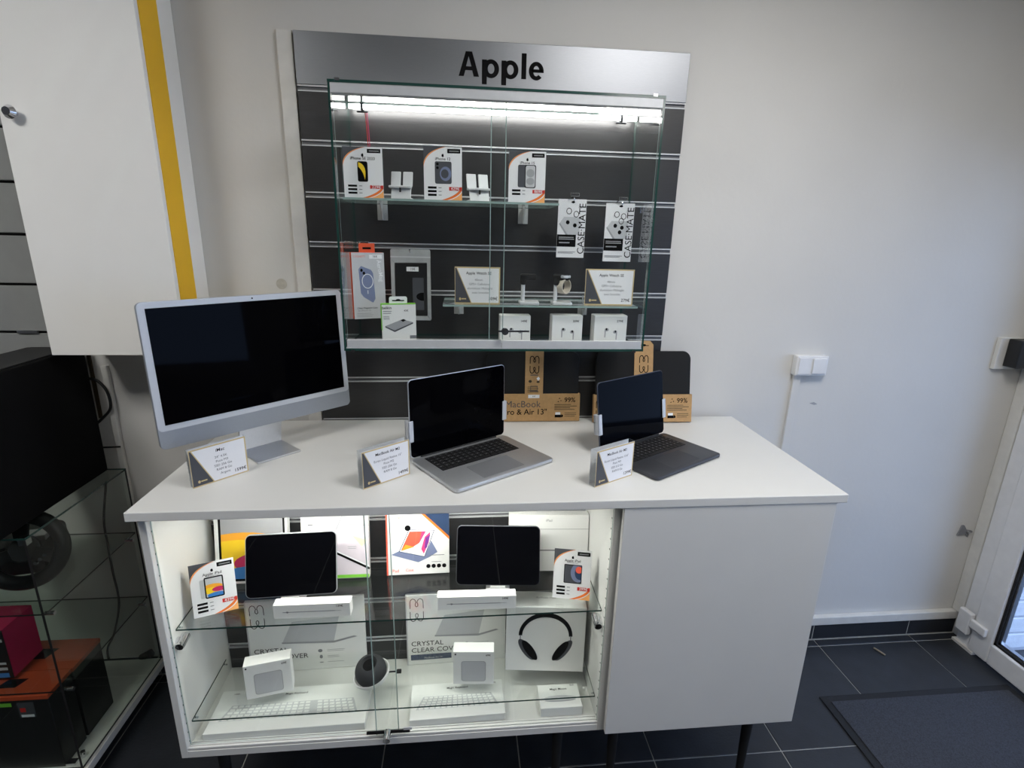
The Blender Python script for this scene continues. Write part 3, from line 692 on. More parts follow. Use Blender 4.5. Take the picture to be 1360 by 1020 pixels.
for z in (.372, .6735):
    gs = MB().box(SX0 + .0195, DV - .0015, -.567, -.345 if z < .5 else -.3175, z - .005, z, edge='z'); gs.m[3] = 0
    gs.build('glass_shelf', [M_GLASS, M_GEDGE], t)
    for x, s in ((SX0 + .018, 1), (DV, -1)):
        for y in (-.55, -.36): MB().cyl((x, y, z - .0085), (x + s * .009, y, z - .0085), .003, n=10).build('shelf_pin', M_CHROME, t)
for x, s in ((SX0 + .018, 1), (DV, -1)):
    MB().cyl((x + s * .012, -.5825, .6299), (x + s * .012, -.5835, .6297), .0095, n=20).build('stop_end', M_INK, t); MB().cyl((x, -.566, .634), (x + s * .007, -.566, .634), .013, n=20).cyl((x + s * .012, -.582, .630), (x + s * .012, -.545, .638), .0115, n=20).build('shelf_stop', M_CHROME, t, smooth=True)
    h = MB()
    for k in range(22):
        z = .325 + .031 * k
        h.cyl((x - s * .001, -.588, z), (x + s * .0004, -.588, z), .0026, n=8)
    o = h.build('pin_holes', M_INK, t); o['kind'] = 'stuff'
MB().box(SX0 + .019, -.30, -.5895, -.5855, ZB + .002, 1.0255, edge='y').build('sliding_glass_door', [M_GLASS, M_GEDGEL], t)
MB().box(-.36, DV - .001, -.6005, -.5965, ZB + .002, 1.0255, edge='y').build('sliding_glass_door', [M_GLASS, M_GEDGEL], t)
for x, y in ((-.30, -.5895), (-.36, -.6005)): MB().box(x - .0011, x + .0011, y - .0003, y + .0043, ZB + .003, 1.025).build('polished_edge', M_GEDGEL, t)
p = py(515, 971, -.604)
lk = MB().box(p.x - .058, p.x + .062, -.6085, -.6045, p.z - .004, p.z + .004); lk.build('lock_bar', M_DKMET, t)
MB().cyl((p.x, -.605, p.z), (p.x, -.634, p.z - .002), .010, n=20).build('lock_barrel', M_CHROME, t, smooth=True)
MB().box(p.x + .045, p.x + .068, -.6095, -.6065, p.z + .006, p.z + .014).build('lock_tag', M_LGREY, t)
for x, y in ((-.80, -.56), (.17, -.56), (.345, -.56), (.78, -.56), (-.80, -.08), (.345, -.08), (.78, -.08)):
    l = MB().cyl((x, y, 0), (x, y, .278), .011, .017, n=16); l.box(x - .035, x + .035, y - .03, y + .03, .278, .2848)
    l.build('leg', M_MATTB, t, smooth=True)
st = thing('led_strip', 'bright white light strip under the worktop inside the sideboard display', 'light', (0, -.515, 1.0264))
MB().box(-.74, .14, -.009, .009, -.006, -.0005).build('housing', M_ALU, st)
MB().box(-.73, .13, -.0065, .0065, -.0085, -.0062).build('diffuser', M_LEDS, st)
tag(MB().box(-.8946, .897, -.633, -.003, 1.0275, ZC).build('worktop', M_WHITE, None, bevel=.002), 'white rectangular worktop across the sideboard', 'worktop')

# ------------------------------------------------------------------ things inside the sideboard
def face_box(name, label, cat, loc, yaw, lean, w, h, d, m, group=None):
    t = thing(name, label, cat, (loc[0], loc[1], loc[2] + d * math.sin(lean)), yaw, lean, group)
    MB().box(-w / 2, w / 2, 0, d, 0, h).build('carton', m, t, bevel=.001, seg=1)
    return t
Z1, Z2 = .6738, .3723
def base2(a, b, z):
    A, B = pz(a[0], a[1], z), pz(b[0], b[1], z); return ((A + B) / 2), math.atan2(B.y - A.y, B.x - A.x), (B - A).length
def mw_logo(cx, cz, w, h, lw):
    Mp = [(0, .56), (0, .84), (.04, .93), (.12, .98), (.22, 1), (.33, .98), (.42, .92), (.46, .84), (.40, .75), (.41, .67), (.5, .63), (.59, .67), (.60, .75), (.54, .84), (.58, .92), (.67, .98), (.78, 1), (.88, .98), (.96, .93), (1, .84), (1, .56)]
    f = lambda p: [(cx + (a - .5) * w, cz + (b - .5) * h) for a, b in p]
    return ribbon(f(Mp), lw) + ribbon(f([(a, .96 - b) for a, b in Mp]), lw)
# tablet price cards
for pts, title, price, kind, lab, vt in ((((258, 822), (317, 808)), 'Apple iPad', '439€', 'pad_yellow', 'portrait price card with yellow tablet picture on the left of the sideboard shelf', 746),
                                         (((733, 793), (783, 798)), 'Apple iPad', '399€', 'pad_dark', 'portrait price card with dark tablet picture on the right of the sideboard shelf', 730)):
    c, yaw, w = base2(pts[0], pts[1], Z1 + .0005); h = .148; w = .107
    a = solve_lean(c, yaw, h, vt); a = max(.02, min(a, .4))
    t = price_card('price_card', lab, (c.x, c.y, Z1 + .0005), yaw, a, w, h, title, price, art_phone(kind), acrylic=False)
    txt(t, 'subtitle_lettering', '10e Génération' if kind == 'pad_yellow' else '9e Génération', 0, .735 * h, .05 * w, M_SLATE, -.0004)
    sk = MB().prism([(.0035, .0004), (.06, .0004), (.09 * math.tan(a) + .0035, .09)], -.012, .012, 'x').build('stand_strut', M_PVC, t); sk.rotation_euler.x = a
# tablets on little stands
def tablet(name, label, pts, vt, w, h, body, r):
    c, yaw, _ = base2(pts[0], pts[1], .690); a = solve_lean((c.x, c.y, .690), yaw, h, vt)
    t = thing(name, label, 'tablet', (c.x, c.y, .690), yaw, a, 'tablets on stands')
    MB().prism(rrect(w, h, .016, 7, -w / 2, 0), 0, .007, 'y').build('body', body, t, bevel=.0018, smooth=True)
    MB().prism(rrect(w - .005, h - .005, .0135, 7, -w / 2 + .0025, .0025), -.0006, .0003, 'y').build('screen', M_SCRN, t)
    s = thing('tablet_stand', label.split(' tablet')[0].replace('switched off', '').strip().capitalize() + ' tablet\'s small white stand', 'stand', (c.x, c.y, Z1 + .0003), yaw)
    s['label'] = 'small white stand holding the ' + ('silver rimmed' if body is M_SILV else 'dark rimmed') + ' tablet'
    ca, sa = math.cos(a), math.sin(a)
    MB().box(-.035, .035, -.018, .075, 0, .003).build('foot', M_PVC, s, bevel=.001, seg=1)
    MB().prism([(-.016, .003), (-.013, .003), (-.009, .021), (-.012, .021)], -.022, .022, 'x').build('lip', M_PVC, s)
    y0, z0 = .0078 * ca, .690 - Z1 - .0078 * -sa * -1
    p0 = (.012, .0035); L = .12
    MB().prism([(p0[0], p0[1]), (p0[0] + .004, p0[1]), (p0[0] + .004 + L * sa, p0[1] + L * ca), (p0[0] + L * sa, p0[1] + L * ca)], -.02, .02, 'x').build('back_rest', M_PVC, s)
    return t
tablet('tablet', 'silver rimmed switched off tablet on a stand behind the glass', ((328, 796), (446, 788)), 707.5, .2486, .1795, M_SILV, .016)
tablet('tablet', 'dark rimmed switched off tablet on a stand behind the glass', ((606, 777), (716, 778)), 698, .2486, .1740, M_SPACE, .012)
# stylus boxes
for pts, vt, lab in ((((364, 822.5), (466, 818)), 799, 'long white stylus box below the silver rimmed tablet'), (((581, 811), (685, 808)), 788, 'long white stylus box below the dark rimmed tablet')):
    c, yaw, w = base2(pts[0], pts[1], Z1 + .0004)
    h = .043
    t = face_box('stylus_box', lab, 'box', (c.x, c.y, Z1 + .0004), yaw, 0, w, h, .03, M_BOXW, 'stylus boxes')
    prt(t, 'stylus_picture', [rect(-w * .38, w * .30, h * .44, h * .5)], M_MGREY, -.0004); prt(t, 'stylus_picture', [ell(-w * .32, h * .47, .003, .003, 12), rect(w * .3, w * .38, h * .46, h * .48)], M_GREYI, -.0006)
    txt(t, 'price_lettering', '139€' if vt > 790 else '149€', w * .36, h * .8, .009, M_INK, -.0006, bold=.012)
    txt(t, 'title_lettering', 'Pencil', .005, .015, .011, M_GREYI, h + .0004, face='t')
# yellow wallpaper tablet box
c, yaw, w = base2((292, 776), (384, 770), Z1 + .0004); h = .235
t = face_box('tablet_box', 'white tablet box with yellow and blue wallpaper art behind the silver rimmed tablet', 'box', (c.x, -.392, Z1 + .0004), 0, R(10), w + .01, h, .028, M_BOXW); w += .01
x0, x1, q0, q1 = -w / 2 + .012, w / 2 - .006, .008, h - .008
prt(t, 'tablet_picture', [rect(x0, x1, q0, q1)], M_INK, -.0004)
B = (x0 + .007, x1 - .006, q0 + .008, q1 - .007)
prt(t, 'screen_picture', [rect(*B)], M_LGREY, -.0006)
for cx, cz, rx, rz, m, dd in ((.0, .185, .11, .05, M_MGREY, 8), (-.02, .105, .14, .052, M_AMB, 10), (-.03, .085, .13, .05, M_YELI, 12), (.05, .062, .1, .036, M_MAG, 14), (.03, .022, .13, .034, M_BLUEI, 16)):
    prt(t, 'wallpaper_picture', [clip(ell(cx, cz, rx, rz, 32), *B)], m, -dd * .0001)
# protective case box with green base line
c, yaw, w = base2((404, 768), (492, 764), Z1 + .0004); h = .25
t = face_box('tablet_case_box', 'white and lilac tablet case box with a green bottom line', 'box', (c.x, -.383, Z1 + .0004), 0, R(9), w, h, .022, M_BOXW)
prt(t, 'lilac_panel', [[(-w * .1, .012), (w / 2, .012), (w / 2, h * .62), (w * .1, h * .72), (-w * .02, h * .62)]], M_LILAC, -.0004)
prt(t, 'tablet_picture', [[(w * .02, h * .62), (w * .22, h * .98), (w * .5, h * .98), (w * .5, h * .66)]], M_LGREY, -.0006)
prt(t, 'tablet_edge', ribbon([(w * .02, h * .62), (w * .22, h * .98)], .003) + ribbon([(w * .2, h * .68), (w * .5, h * .66)], .0015), M_PINKI if False else M_MGREY, -.0008)
prt(t, 'stylus_picture', ribbon([(-w * .02, .085), (w * .5, .03)], .007), M_INK, -.0008); prt(t, 'stylus_picture', ribbon([(-w * .02, .091), (w * .5, .037)], .004), M_PAPER, -.001)
prt(t, 'leaf_picture', [[(w * .25, .135), (w * .48, .12), (w * .4, .1)]], M_PALEY, -.0008)
prt(t, 'green_line', [rect(-w / 2, w / 2, .002, .012)], M_GREEN, -.0006)
sh = [(-.012, .012), (0, .016), (.012, .012), (.011, -.004), (0, -.016), (-.011, -.004)]
prt(t, 'shield_logo', ribbon([(-w * .36 + a, h * .60 + .02 + b) for a, b in sh], .0012, True) + [rect(-w * .36 - .007, -w * .36 + .007, h * .6 + .019, h * .6 + .023)], M_GREYI, -.0006)
prt(t, 'small_print', greek(w * .25, h * .40, .03, 2, .006, .0015, 9), M_MGREY, -.0008)
# folio case box with orange edge
c, yaw, w = base2((514, 767), (597, 764), Z1 + .0004); h = .195
t = face_box('folio_case_box', 'white folio case box with orange edge and navy corner', 'box', (c.x, -.375, Z1 + .0004), R(1), R(8), w, h, .02, M_BOXW)
MB().box(-w / 2 - .0006, -w / 2 + .004, -.0006, .0205, 0, h).build('orange_edge', M_CORAL, t)
prt(t, 'navy_corner', [[(w * .08, h), (w / 2, h), (w / 2, h * .60)]], M_NAVY, -.0004)
prt(t, 'orange_band', [[(w * .05, h), (w * .10, h), (w / 2, h * .61), (w / 2, h * .56)]], M_ORANGE, -.0006)
tp = [(-w * .30, h * .39), (-w * .14, h * .74), (w * .26, h * .72), (w * .10, h * .29)]
prt(t, 'folio_picture', [[(-w * .43, h * .34), (-w * .30, h * .40), (w * .18, h * .28), (0, h * .20)], [(w * .10, h * .29), (w * .21, h * .55), (w * .31, h * .36), (w * .18, h * .28)]], M_SKYI, -.0004)
prt(t, 'tablet_picture', [tp], M_PAPER, -.0006); prt(t, 'tablet_edge', ribbon(tp, .0018, True), M_NAVY, -.0007)
prt(t, 'wallpaper_picture', [[(-w * .27, h * .41), (-w * .13, h * .71), (w * .06, h * .71), (w * .02, h * .52), (-w * .1, h * .45)]], M_CORAL, -.0009)
prt(t, 'wallpaper_picture', [[(-w * .27, h * .40), (-w * .2, h * .50), (-w * .06, h * .46)]], M_AMB, -.0011)
prt(t, 'wallpaper_picture', [[(w * .02, h * .52), (w * .06, h * .71), (w * .13, h * .71)], [(w * .11, h * .62), (w * .20, h * .70), (w * .17, h * .52), (w * .09, h * .34), (w * .05, h * .42)]], M_PINKI, -.0011)
prt(t, 'wallpaper_picture', [[(w * .12, h * .60), (w * .20, h * .66), (w * .14, h * .44), (w * .10, h * .42)]], M_PURP, -.0013)
prt(t, 'round_badge', [ell(-w * .16, h * .77, .009, .009, 20)], M_INK, -.0010)
txt(t, 'brand_lettering', 'CYGNETT', -w * .32, h * .94, .011, M_CORAL, -.0006, bold=.01)
txt(t, 'product_lettering', 'iPad', -w * .37, h * .07, .014, M_CORAL, -.0006); txt(t, 'product_lettering', 'Case', -w * .14, h * .075, .012, M_CORAL, -.0006)
prt(t, 'icon_row', [ell(w * (.16 + .085 * k), h * .13, .0066, .0066, 16) for k in range(4)], M_INK, -.0006)
prt(t, 'small_print', greek(w * .29, h * .2, .03, 1, .006, .0015, 2) + greek(w * .30, h * .31, .06, 1, .006, .002, 3), M_GREYI, -.0006)
# plain white boxes at the right
A, B_ = pz(676, 768, Z1), pz(785, 775, Z1); w = B_.x - A.x
t = face_box('tablet_box', 'plain white tablet box behind the dark rimmed tablet', 'box', ((A.x + B_.x) / 2, -.385, Z1 + .0004), R(-3), R(6), w, .185, .035, M_BOXW)
prt(t, 'lid_line', [rect(-w / 2, w / 2, .139, .1405)], M_MGREY, -.0004); txt(t, 'title_lettering', 'iPad', .0, .168, .012, M_GREYI, -.0006)
prt(t, 'lid_line', [rect(-w / 2, w * .2, .068, .072)], M_GREYI, -.0004)
# crystal cover cartons at the back
def cover_box(label, u0, u1, vb, h, second):
    y = -.341; a, b = py(u0, vb, y), py(u1, vb, y); w = b.x - a.x
    t = face_box('cover_box', label, 'box', ((a.x + b.x) / 2, y, ZB + .0005), R(1.5), R(2), w, h, .012, M_BOXW, 'laptop cover cartons')
    x = -w / 2
    prt(t, 'logo', mw_logo(x + .035, h * .80, .042, .080, .0022), M_INK, -.0005)
    pic = [(x + w * .28, h * .40), (x + w * .38, h * .70), (x + w * .78, h * .74), (x + w * .72, h * .37)]
    prt(t, 'laptop_picture', [pic], M_LGREY, -.0004); prt(t, 'laptop_picture', [[(x + w * .28, h * .40), (x + w * .72, h * .37), (x + w * .93, h * .44), (x + w * .90, h * .455), (x + w * .73, h * .40), (x + w * .28, h * .42)]], M_MGREY, -.0006)
    txt(t, 'title_lettering', 'CRYSTAL', x + .014, .080, .025, M_INK, -.0006, align='LEFT', sx=1.02); txt(t, 'title_lettering', 'CLEAR COVER', x + .014, .055, .025, M_INK, -.0006, align='LEFT', sx=1.02)
    prt(t, 'small_print', greek(x + w * .66, .072, .075, 2, .005, .0014, 4, 'l') + greek(x + w * .66, .049, .04, 2, .005, .0014, 5, 'l') + greek(x + w * .66, .026, .055, 1, .005, .0014, 6, 'l'), M_MGREY, -.0005)
    prt(t, 'icons', [ell(x + w * .6, .07, .007, .006, 14), ell(x + w * .605, .047, .005, .007, 14), rect(x + w * .59, x + w * .62, .024, .027)], M_GREYI, -.0005)
    if second:
        prt(t, 'navy_label', [rect(x + .012, x + .145, .018, .039)], M_NAVY, -.0006); txt(t, 'label_lettering', 'MacBook Air 13', x + .085, .025, .009, M_LGREY, -.0009)
    MB().box(-w / 2, -w / 2 + .004, -.0008, -.0003, 0, h).build('side_fold', M_LGREY, t)
    return t
cover_box('white laptop cover carton with plain lower text at the back left of the sideboard', 333, 487, 878, .262, False)
cover_box('white laptop cover carton with a navy label at the back of the sideboard', 541, 671, 872, .262, True)
# headphone box
c, yaw, w = base2((671, 889), (774, 894), Z2 + .0004); h = py(672, 811, c.y).z - Z2
t = face_box('headphone_box', 'white box printed with dark over ear headphones', 'box', (c.x, c.y, Z2 + .0004), yaw * .8, R(1), w, h, .075, M_BOXW)
arc_o, arc_i = ell(0, h * .56, w * .34, h * .36, 28, 0, 180), ell(0, h * .56, w * .295, h * .29, 28, 0, 180)
prt(t, 'headband_picture', [[arc_o[i], arc_o[i + 1], arc_i[i + 1], arc_i[i]] for i in range(28)], M_INK, -.0005)
for s in (-1, 1):
    prt(t, 'ear_cup_picture', [ell(s * w * .235, h * .34, w * .062, h * .19, 24, rot=-s * 32)], M_SLATE, -.0006)
    prt(t, 'ear_pad_picture', [ell(s * w * .195, h * .33, w * .055, h * .18, 24, rot=-s * 32)], M_INK, -.0008)
    prt(t, 'slider_picture', [rect(s * w * .318 - .0015, s * w * .318 + .0015, h * .45, h * .57)], M_GREYI, -.0005)
txt(t, 'title_lettering', 'AirPods Max', 0, .045, .012, M_GREYI, h + .0004, face='t')
# charger boxes
for pts, vt, lab, d in ((((328, 930), (390, 917)), 880, 'small white charger box turned aside on the lower glass shelf', .04), (((602, 908.7), (655.5, 908.7)), 866, 'small white charger box facing forward on the lower glass shelf', .04)):
    c, yaw, w = base2(pts[0], pts[1], Z2 + .0004); h = py((pts[0][0] + pts[1][0]) / 2, vt, c.y).z - Z2
    t = face_box('charger_box', lab, 'box', (c.x, c.y, Z2 + .0004), yaw, 0, w, h, d, M_BOXW, 'white charger boxes')
    prt(t, 'charger_picture', [rrect(w * .60, h * .62, .008, 5, -w * .30, h * .10)], M_MGREY, -.0004); prt(t, 'charger_picture', [rrect(w * .575, h * .595, .0075, 5, -w * .2875, h * .1125)], M_LGREY, -.0006)
    txt(t, 'price_lettering', '69€', w * .36, h * .90, .009, M_INK, -.0006, bold=.012); prt(t, 'logo', fruit_logo(-w * .44, h * .93, .006), M_INK, -.0006)
# round speaker
c = pz(495, 916, Z2)
t = thing('smart_speaker', 'small round dark grey speaker with a hollow top and white base ring', 'speaker', (c.x - .002, c.y + .030, Z2 + .0005), R(0))
prof = [(.001, .004)] + [(.046 * math.sin(a), .050 - .046 * math.cos(a)) for a in [R(14 + 8 * k) for k in range(17)]] + [(.0235, .0895), (.022, .086), (.018, .078), (.001, .074)]
sp = MB().lathe(prof, 36).build('fabric_body', M_FAB, t, smooth=True); sp.rotation_euler = (R(16), R(-4), 0); sp.location = (0, 0, .006)
MB().lathe([(.001, .0765), (.0185, .0800)], 24).build('touch_top', M_DEEP, sp)
bs = MB().lathe([(.001, .0), (.03, .002), (.046, .012), (.054, .025), (.055, .031), (.0515, .032), (.045, .020), (.001, .008)], 36).build('base_ring', M_PVC, t, smooth=True); bs.rotation_euler = (R(2), R(-13), 0); bs.location = (.003, -.003, .008)
MB().tube([(.03, .02, .012), (.05, .028, .006), (.068, .03, .004)], .0022, n=8).box(.066, .080, .025, .035, .0002, .008).build('cable_plug', M_MATTB, t)
# keyboard and mouse boxes on the cabinet floor
def kb_box(label, pts, d, h, rows, title, price, pad):
    c, yaw, w = base2(pts[0], pts[1], ZB + .001)
    t = thing('keyboard_box', label, 'box', (c.x, c.y, ZB + .0006), yaw, 0, 'keyboard boxes')
    MB().box(-w / 2, w / 2, 0, d, 0, h).build('carton', M_BOXW, t, bevel=.0012, seg=1)
    x0, x1, y0, y1 = -w * .44, w * .44, d * .26, d * .62
    prt(t, 'keyboard_picture', [[(x0, y0), (x1, y0), (x1 - .02, y1), (x0 + .02, y1)]], M_LGREY, h + .0004, face='t')
    ks = []
    for r in range(5):
        fy = y0 + (y1 - y0) * (r + .12) / 5; fy1 = y0 + (y1 - y0) * (r + .8) / 5; ins = .006 + .02 * r / 5
        for k in range(rows):
            a = x0 + ins + (x1 - x0 - 2 * ins) * (k + .1) / rows; b = x0 + ins + (x1 - x0 - 2 * ins) * (k + .85) / rows
            if pad and k == int(rows * .68): continue
            ks.append(rect(a, b, fy, fy1))
    o = prt(t, 'key_pictures', ks, M_BOXW, h + .0007, face='t')
    txt(t, 'title_lettering', title, 0, d * .83, .010, M_INK, h + .0005, face='t', bold=.01); txt(t, 'price_lettering', price, -w * .40 if pad else w * .40, d * .9, .008, M_INK, h + .0005, face='t')
    return t
kb_box('long white keyboard box with number pad on the cabinet floor', ((270, 985.5), (485, 969)), .145, .026, 20, 'Magic Keyboard', '149€', True)
kb_box('short white keyboard box on the cabinet floor', ((544, 966.5), (671, 956)), .125, .026, 14, 'Magic Keyboard', '119€', False)
c, yaw, w = base2((718, 952.5), (773, 949), ZB + .001)
t = thing('mouse_box', 'small white mouse box on the right of the cabinet floor', 'box', (c.x, c.y, ZB + .0006), yaw)
MB().box(-w / 2, w / 2, 0, .085, 0, .032).build('carton', M_BOXW, t, bevel=.0012, seg=1)
prt(t, 'mouse_picture', [ell(0, .032, w * .40, .011, 24)], M_LGREY, .0324, face='t'); prt(t, 'mouse_picture', [ell(0, .026, w * .38, .006, 24, 180, 360)], M_MGREY, .0327, face='t')
txt(t, 'title_lettering', 'Magic Mouse', 0, .066, .010, M_INK, .0325, face='t', bold=.01); txt(t, 'price_lettering', '85€', w * .36, .078, .008, M_INK, .0325, face='t')

# ================================================================== ON THE WORKTOP
# all in one computer
t = thing('desktop_computer', 'silver all-in-one desktop computer with a big black screen on the worktop', 'computer', (-.6801, -.2879, ZC + .0886), .7666)
BW, BHt, TL = .547, .374, -.0453
bd = MB().prism(rrect(BW, BHt, .013, 6, -BW / 2, 0), 0, .0115, 'y').build('body', M_IMAC, t, bevel=.0012, smooth=True); bd.rotation_euler.x = TL
MB().prism(rrect(BW - .002, BHt - .049, .012, 6, -BW / 2 + .001, .048), -.0008, .0004, 'y').build('bezel', M_BEZ, bd)
MB().box(-BW / 2 + .0175, BW / 2 - .0175, -.0016, -.0009, .063, BHt - .0155).build('screen', M_SCRN, bd)
MB().cyl((0, -.0015, BHt - .008), (0, -.0006, BHt - .008), .0022, n=14).build('camera_lens', M_INK, bd)
ZF = -.0886
MB().prism(rrect(.128, .13, .004, 4, -.064, -.056), ZF + .0004, ZF + .0058, 'z').build('foot', M_SILV, t, bevel=.001, seg=1)
MB().prism([(.063, ZF + .005), (.070, ZF + .005), (.028, .13), (.020, .13)], -.0625, .0625, 'x').build('neck', M_SILV, t)
# laptops
def laptop(name, label, x, y, yaw, Wd, D, lean, body, hinge):
    t = thing(name, label, 'laptop', (x, y, ZC + .0005), yaw, 0, 'open laptops on the worktop')
    bs = MB().prism(rrect(Wd, D, .013, 6, -Wd / 2, -D), .0012, .0112, 'z').build('base', body, t, bevel=.002, smooth=True)
    kx, k0, k1 = Wd * .40, -D * .50, -D * .07
    MB().box(-kx, kx, k0, k1, .0108, .01135).build('keyboard_well', M_MATTB, bs)
    ks = MB(); rows = 6; nk = 14
    for r in range(rows):
        y0 = k0 + (k1 - k0) * (r + .08) / rows; y1 = k0 + (k1 - k0) * (r + .92) / rows
        cols = [(k, k + 1) for k in range(nk)] if r else [(0, 1), (1, 2), (2, 3), (3, 4.2), (4.2, 8.8), (8.8, 10), (10, 11), (11, 12), (12, 13), (13, 14)]
        for a, b in cols:
            xa = -kx + 2 * kx * (a + .07) / nk; xb = -kx + 2 * kx * (b - .07) / nk
            ks.box(xa, xb, y0, y1, .0113, .0122)
    o = ks.build('keys', M_KEY, bs); o['kind'] = 'stuff'
    lg = []
    for r in range(1, 6):
        y0 = k0 + (k1 - k0) * (r + .5) / rows
        for k in range(nk):
            xc = -kx + 2 * kx * (k + .5) / nk; lg.append(rect(xc - .0016, xc + .0016, y0 - .0018, y0 + .0018))
    o = prt(bs, 'key_legends', lg, M_GREYI, .01225, face='t'); o['kind'] = 'stuff'
    MB().prism(rrect(Wd * .42, D * .36, .004, 4, -Wd * .21, -D * .93), .0108, .0114, 'z').build('trackpad', M_TPAD if body is M_SILV else M_SPACE, bs)
    MB().prism(rrect(.05, .01, .003, 4, -.025, -D - .004), .008, .0114, 'z').build('opening_notch', M_CHROME, bs) if False else None
    MB().cyl((-Wd * .40, .0005, .0105), (Wd * .40, .0005, .0105), .0045, n=14).build('hinge', M_MATTB, t, smooth=True)
    ld = MB().prism(rrect(Wd, D - .004, .013, 6, -Wd / 2, .004), 0, .0045, 'y').build('lid', body, t, bevel=.0014, smooth=True)
    ld.location = (0, 0, .0085); ld.rotation_euler.x = -lean
    MB().prism(rrect(Wd - .004, D - .008, .0115, 6, -Wd / 2 + .002, .006), -.0007, .0004, 'y').build('screen', M_SCRN, ld)
    # holder gripping both lid edges
    h = thing('security_holder', ('grey clamp holder gripping the silver laptop lid' if body is M_SILV else 'grey clamp holder gripping the dark grey laptop lid'), 'holder', (x, y, ZC + .0005), yaw, 0, 'laptop clamp holders')
    def L(yy, zz): return yy * math.cos(lean) + zz * math.sin(lean), .0085 + zz * math.cos(lean) - yy * math.sin(lean)
    for s in (-1, 1):
        pr_ = MB(); z0, z1 = .055, .118
        for (xa, xb, ya, yb) in ((Wd / 2 - .010, Wd / 2 + .0065, -.0055, -.0015), (Wd / 2 + .0015, Wd / 2 + .0065, -.0055, .016), (Wd / 2 - .03, Wd / 2 + .0065, .0065, .016)):
            xs = sorted((s * xa, s * xb)); pts = [L(ya, z0), L(yb, z0), L(yb, z1), L(ya, z1)]
            pr_.prism(pts, xs[0], xs[1], 'x')
        pr_.build('jaw', M_BEZ, h, bevel=.0012, seg=1)
    pts = [L(.009, .075), L(.015, .075), L(.015, .098), L(.009, .098)]
    MB().prism(pts, -Wd / 2 + .02, Wd / 2 - .02, 'x').build('cross_bar', M_LGREY, h)
    yb, zb = L(.016, .085)
    MB().cyl((0, yb, zb), (0, yb + .03, .004), .006, n=12).cyl((0, yb + .03, 0.0002), (0, yb + .03, .006), .022, n=24).build('post', M_LGREY, h, smooth=True)
    return t
laptop('laptop', 'open silver laptop with black keyboard in the middle of the worktop', -.121, -.2885, .5886, .3404, .2376, R(1), M_SILV, 0)
laptop('laptop', 'open dark grey laptop on the right of the worktop', .4298, -.2733, .5445, .3041, .215, R(8.5), M_SPACE, 0)
# acrylic tag blocks
def acrylic_tag(a, b, title, lines, price, label, thick):
    A, B = pz(a[0], a[1], ZC), pz(b[0], b[1], ZC); c = (A + B) / 2; yaw = math.atan2(B.y - A.y, B.x - A.x); w, h = .145, .103
    t = thing('price_tag', label, 'price tag', (c.x, c.y, ZC + .0004), yaw, 0, 'acrylic price tags on the worktop')
    bk = MB().box(-w / 2, w / 2, 0.001, thick, 0.0008, h, edge='y').build('acrylic_block', [M_ACRY, M_ACRY], t)
    MB().box(-w / 2 + .002, w / 2 - .002, 0, .0009, .001, h - .0015).build('card', M_PAPER, t)
    MB().box(-w / 2 + .002, w / 2 - .002, thick + .0001, thick + .0007, .001, h - .0015).build('back_card', M_PAPER, t)
    tag_face(t, w - .004, h - .0015, title, lines, price, -.0001)
    return t
acrylic_tag((255, 650), (332, 625), 'iMac', ['24" 4.5K', 'Puce M3', 'SSD 256 Go', 'RAM 8 Go', 'Argent'], '1599€', 'acrylic price tag in front of the all-in-one computer', .012)
acrylic_tag((481.5, 651), (545.5, 629), 'MacBook Air M2', ['Ecran Liquid Retina 15"', 'Puce M2', 'SSD 256 Go', 'RAM 8 Go'], '1499€', 'acrylic price tag left of the silver laptop', .022)
acrylic_tag((789, 648), (839.5, 631), 'MacBook Air M3', ['Ecran Liquid Retina 13.6"', 'Puce M3', 'SSD 512 Go', 'RAM 8 Go'], '1299€', 'acrylic price tag left of the dark grey laptop', .022)
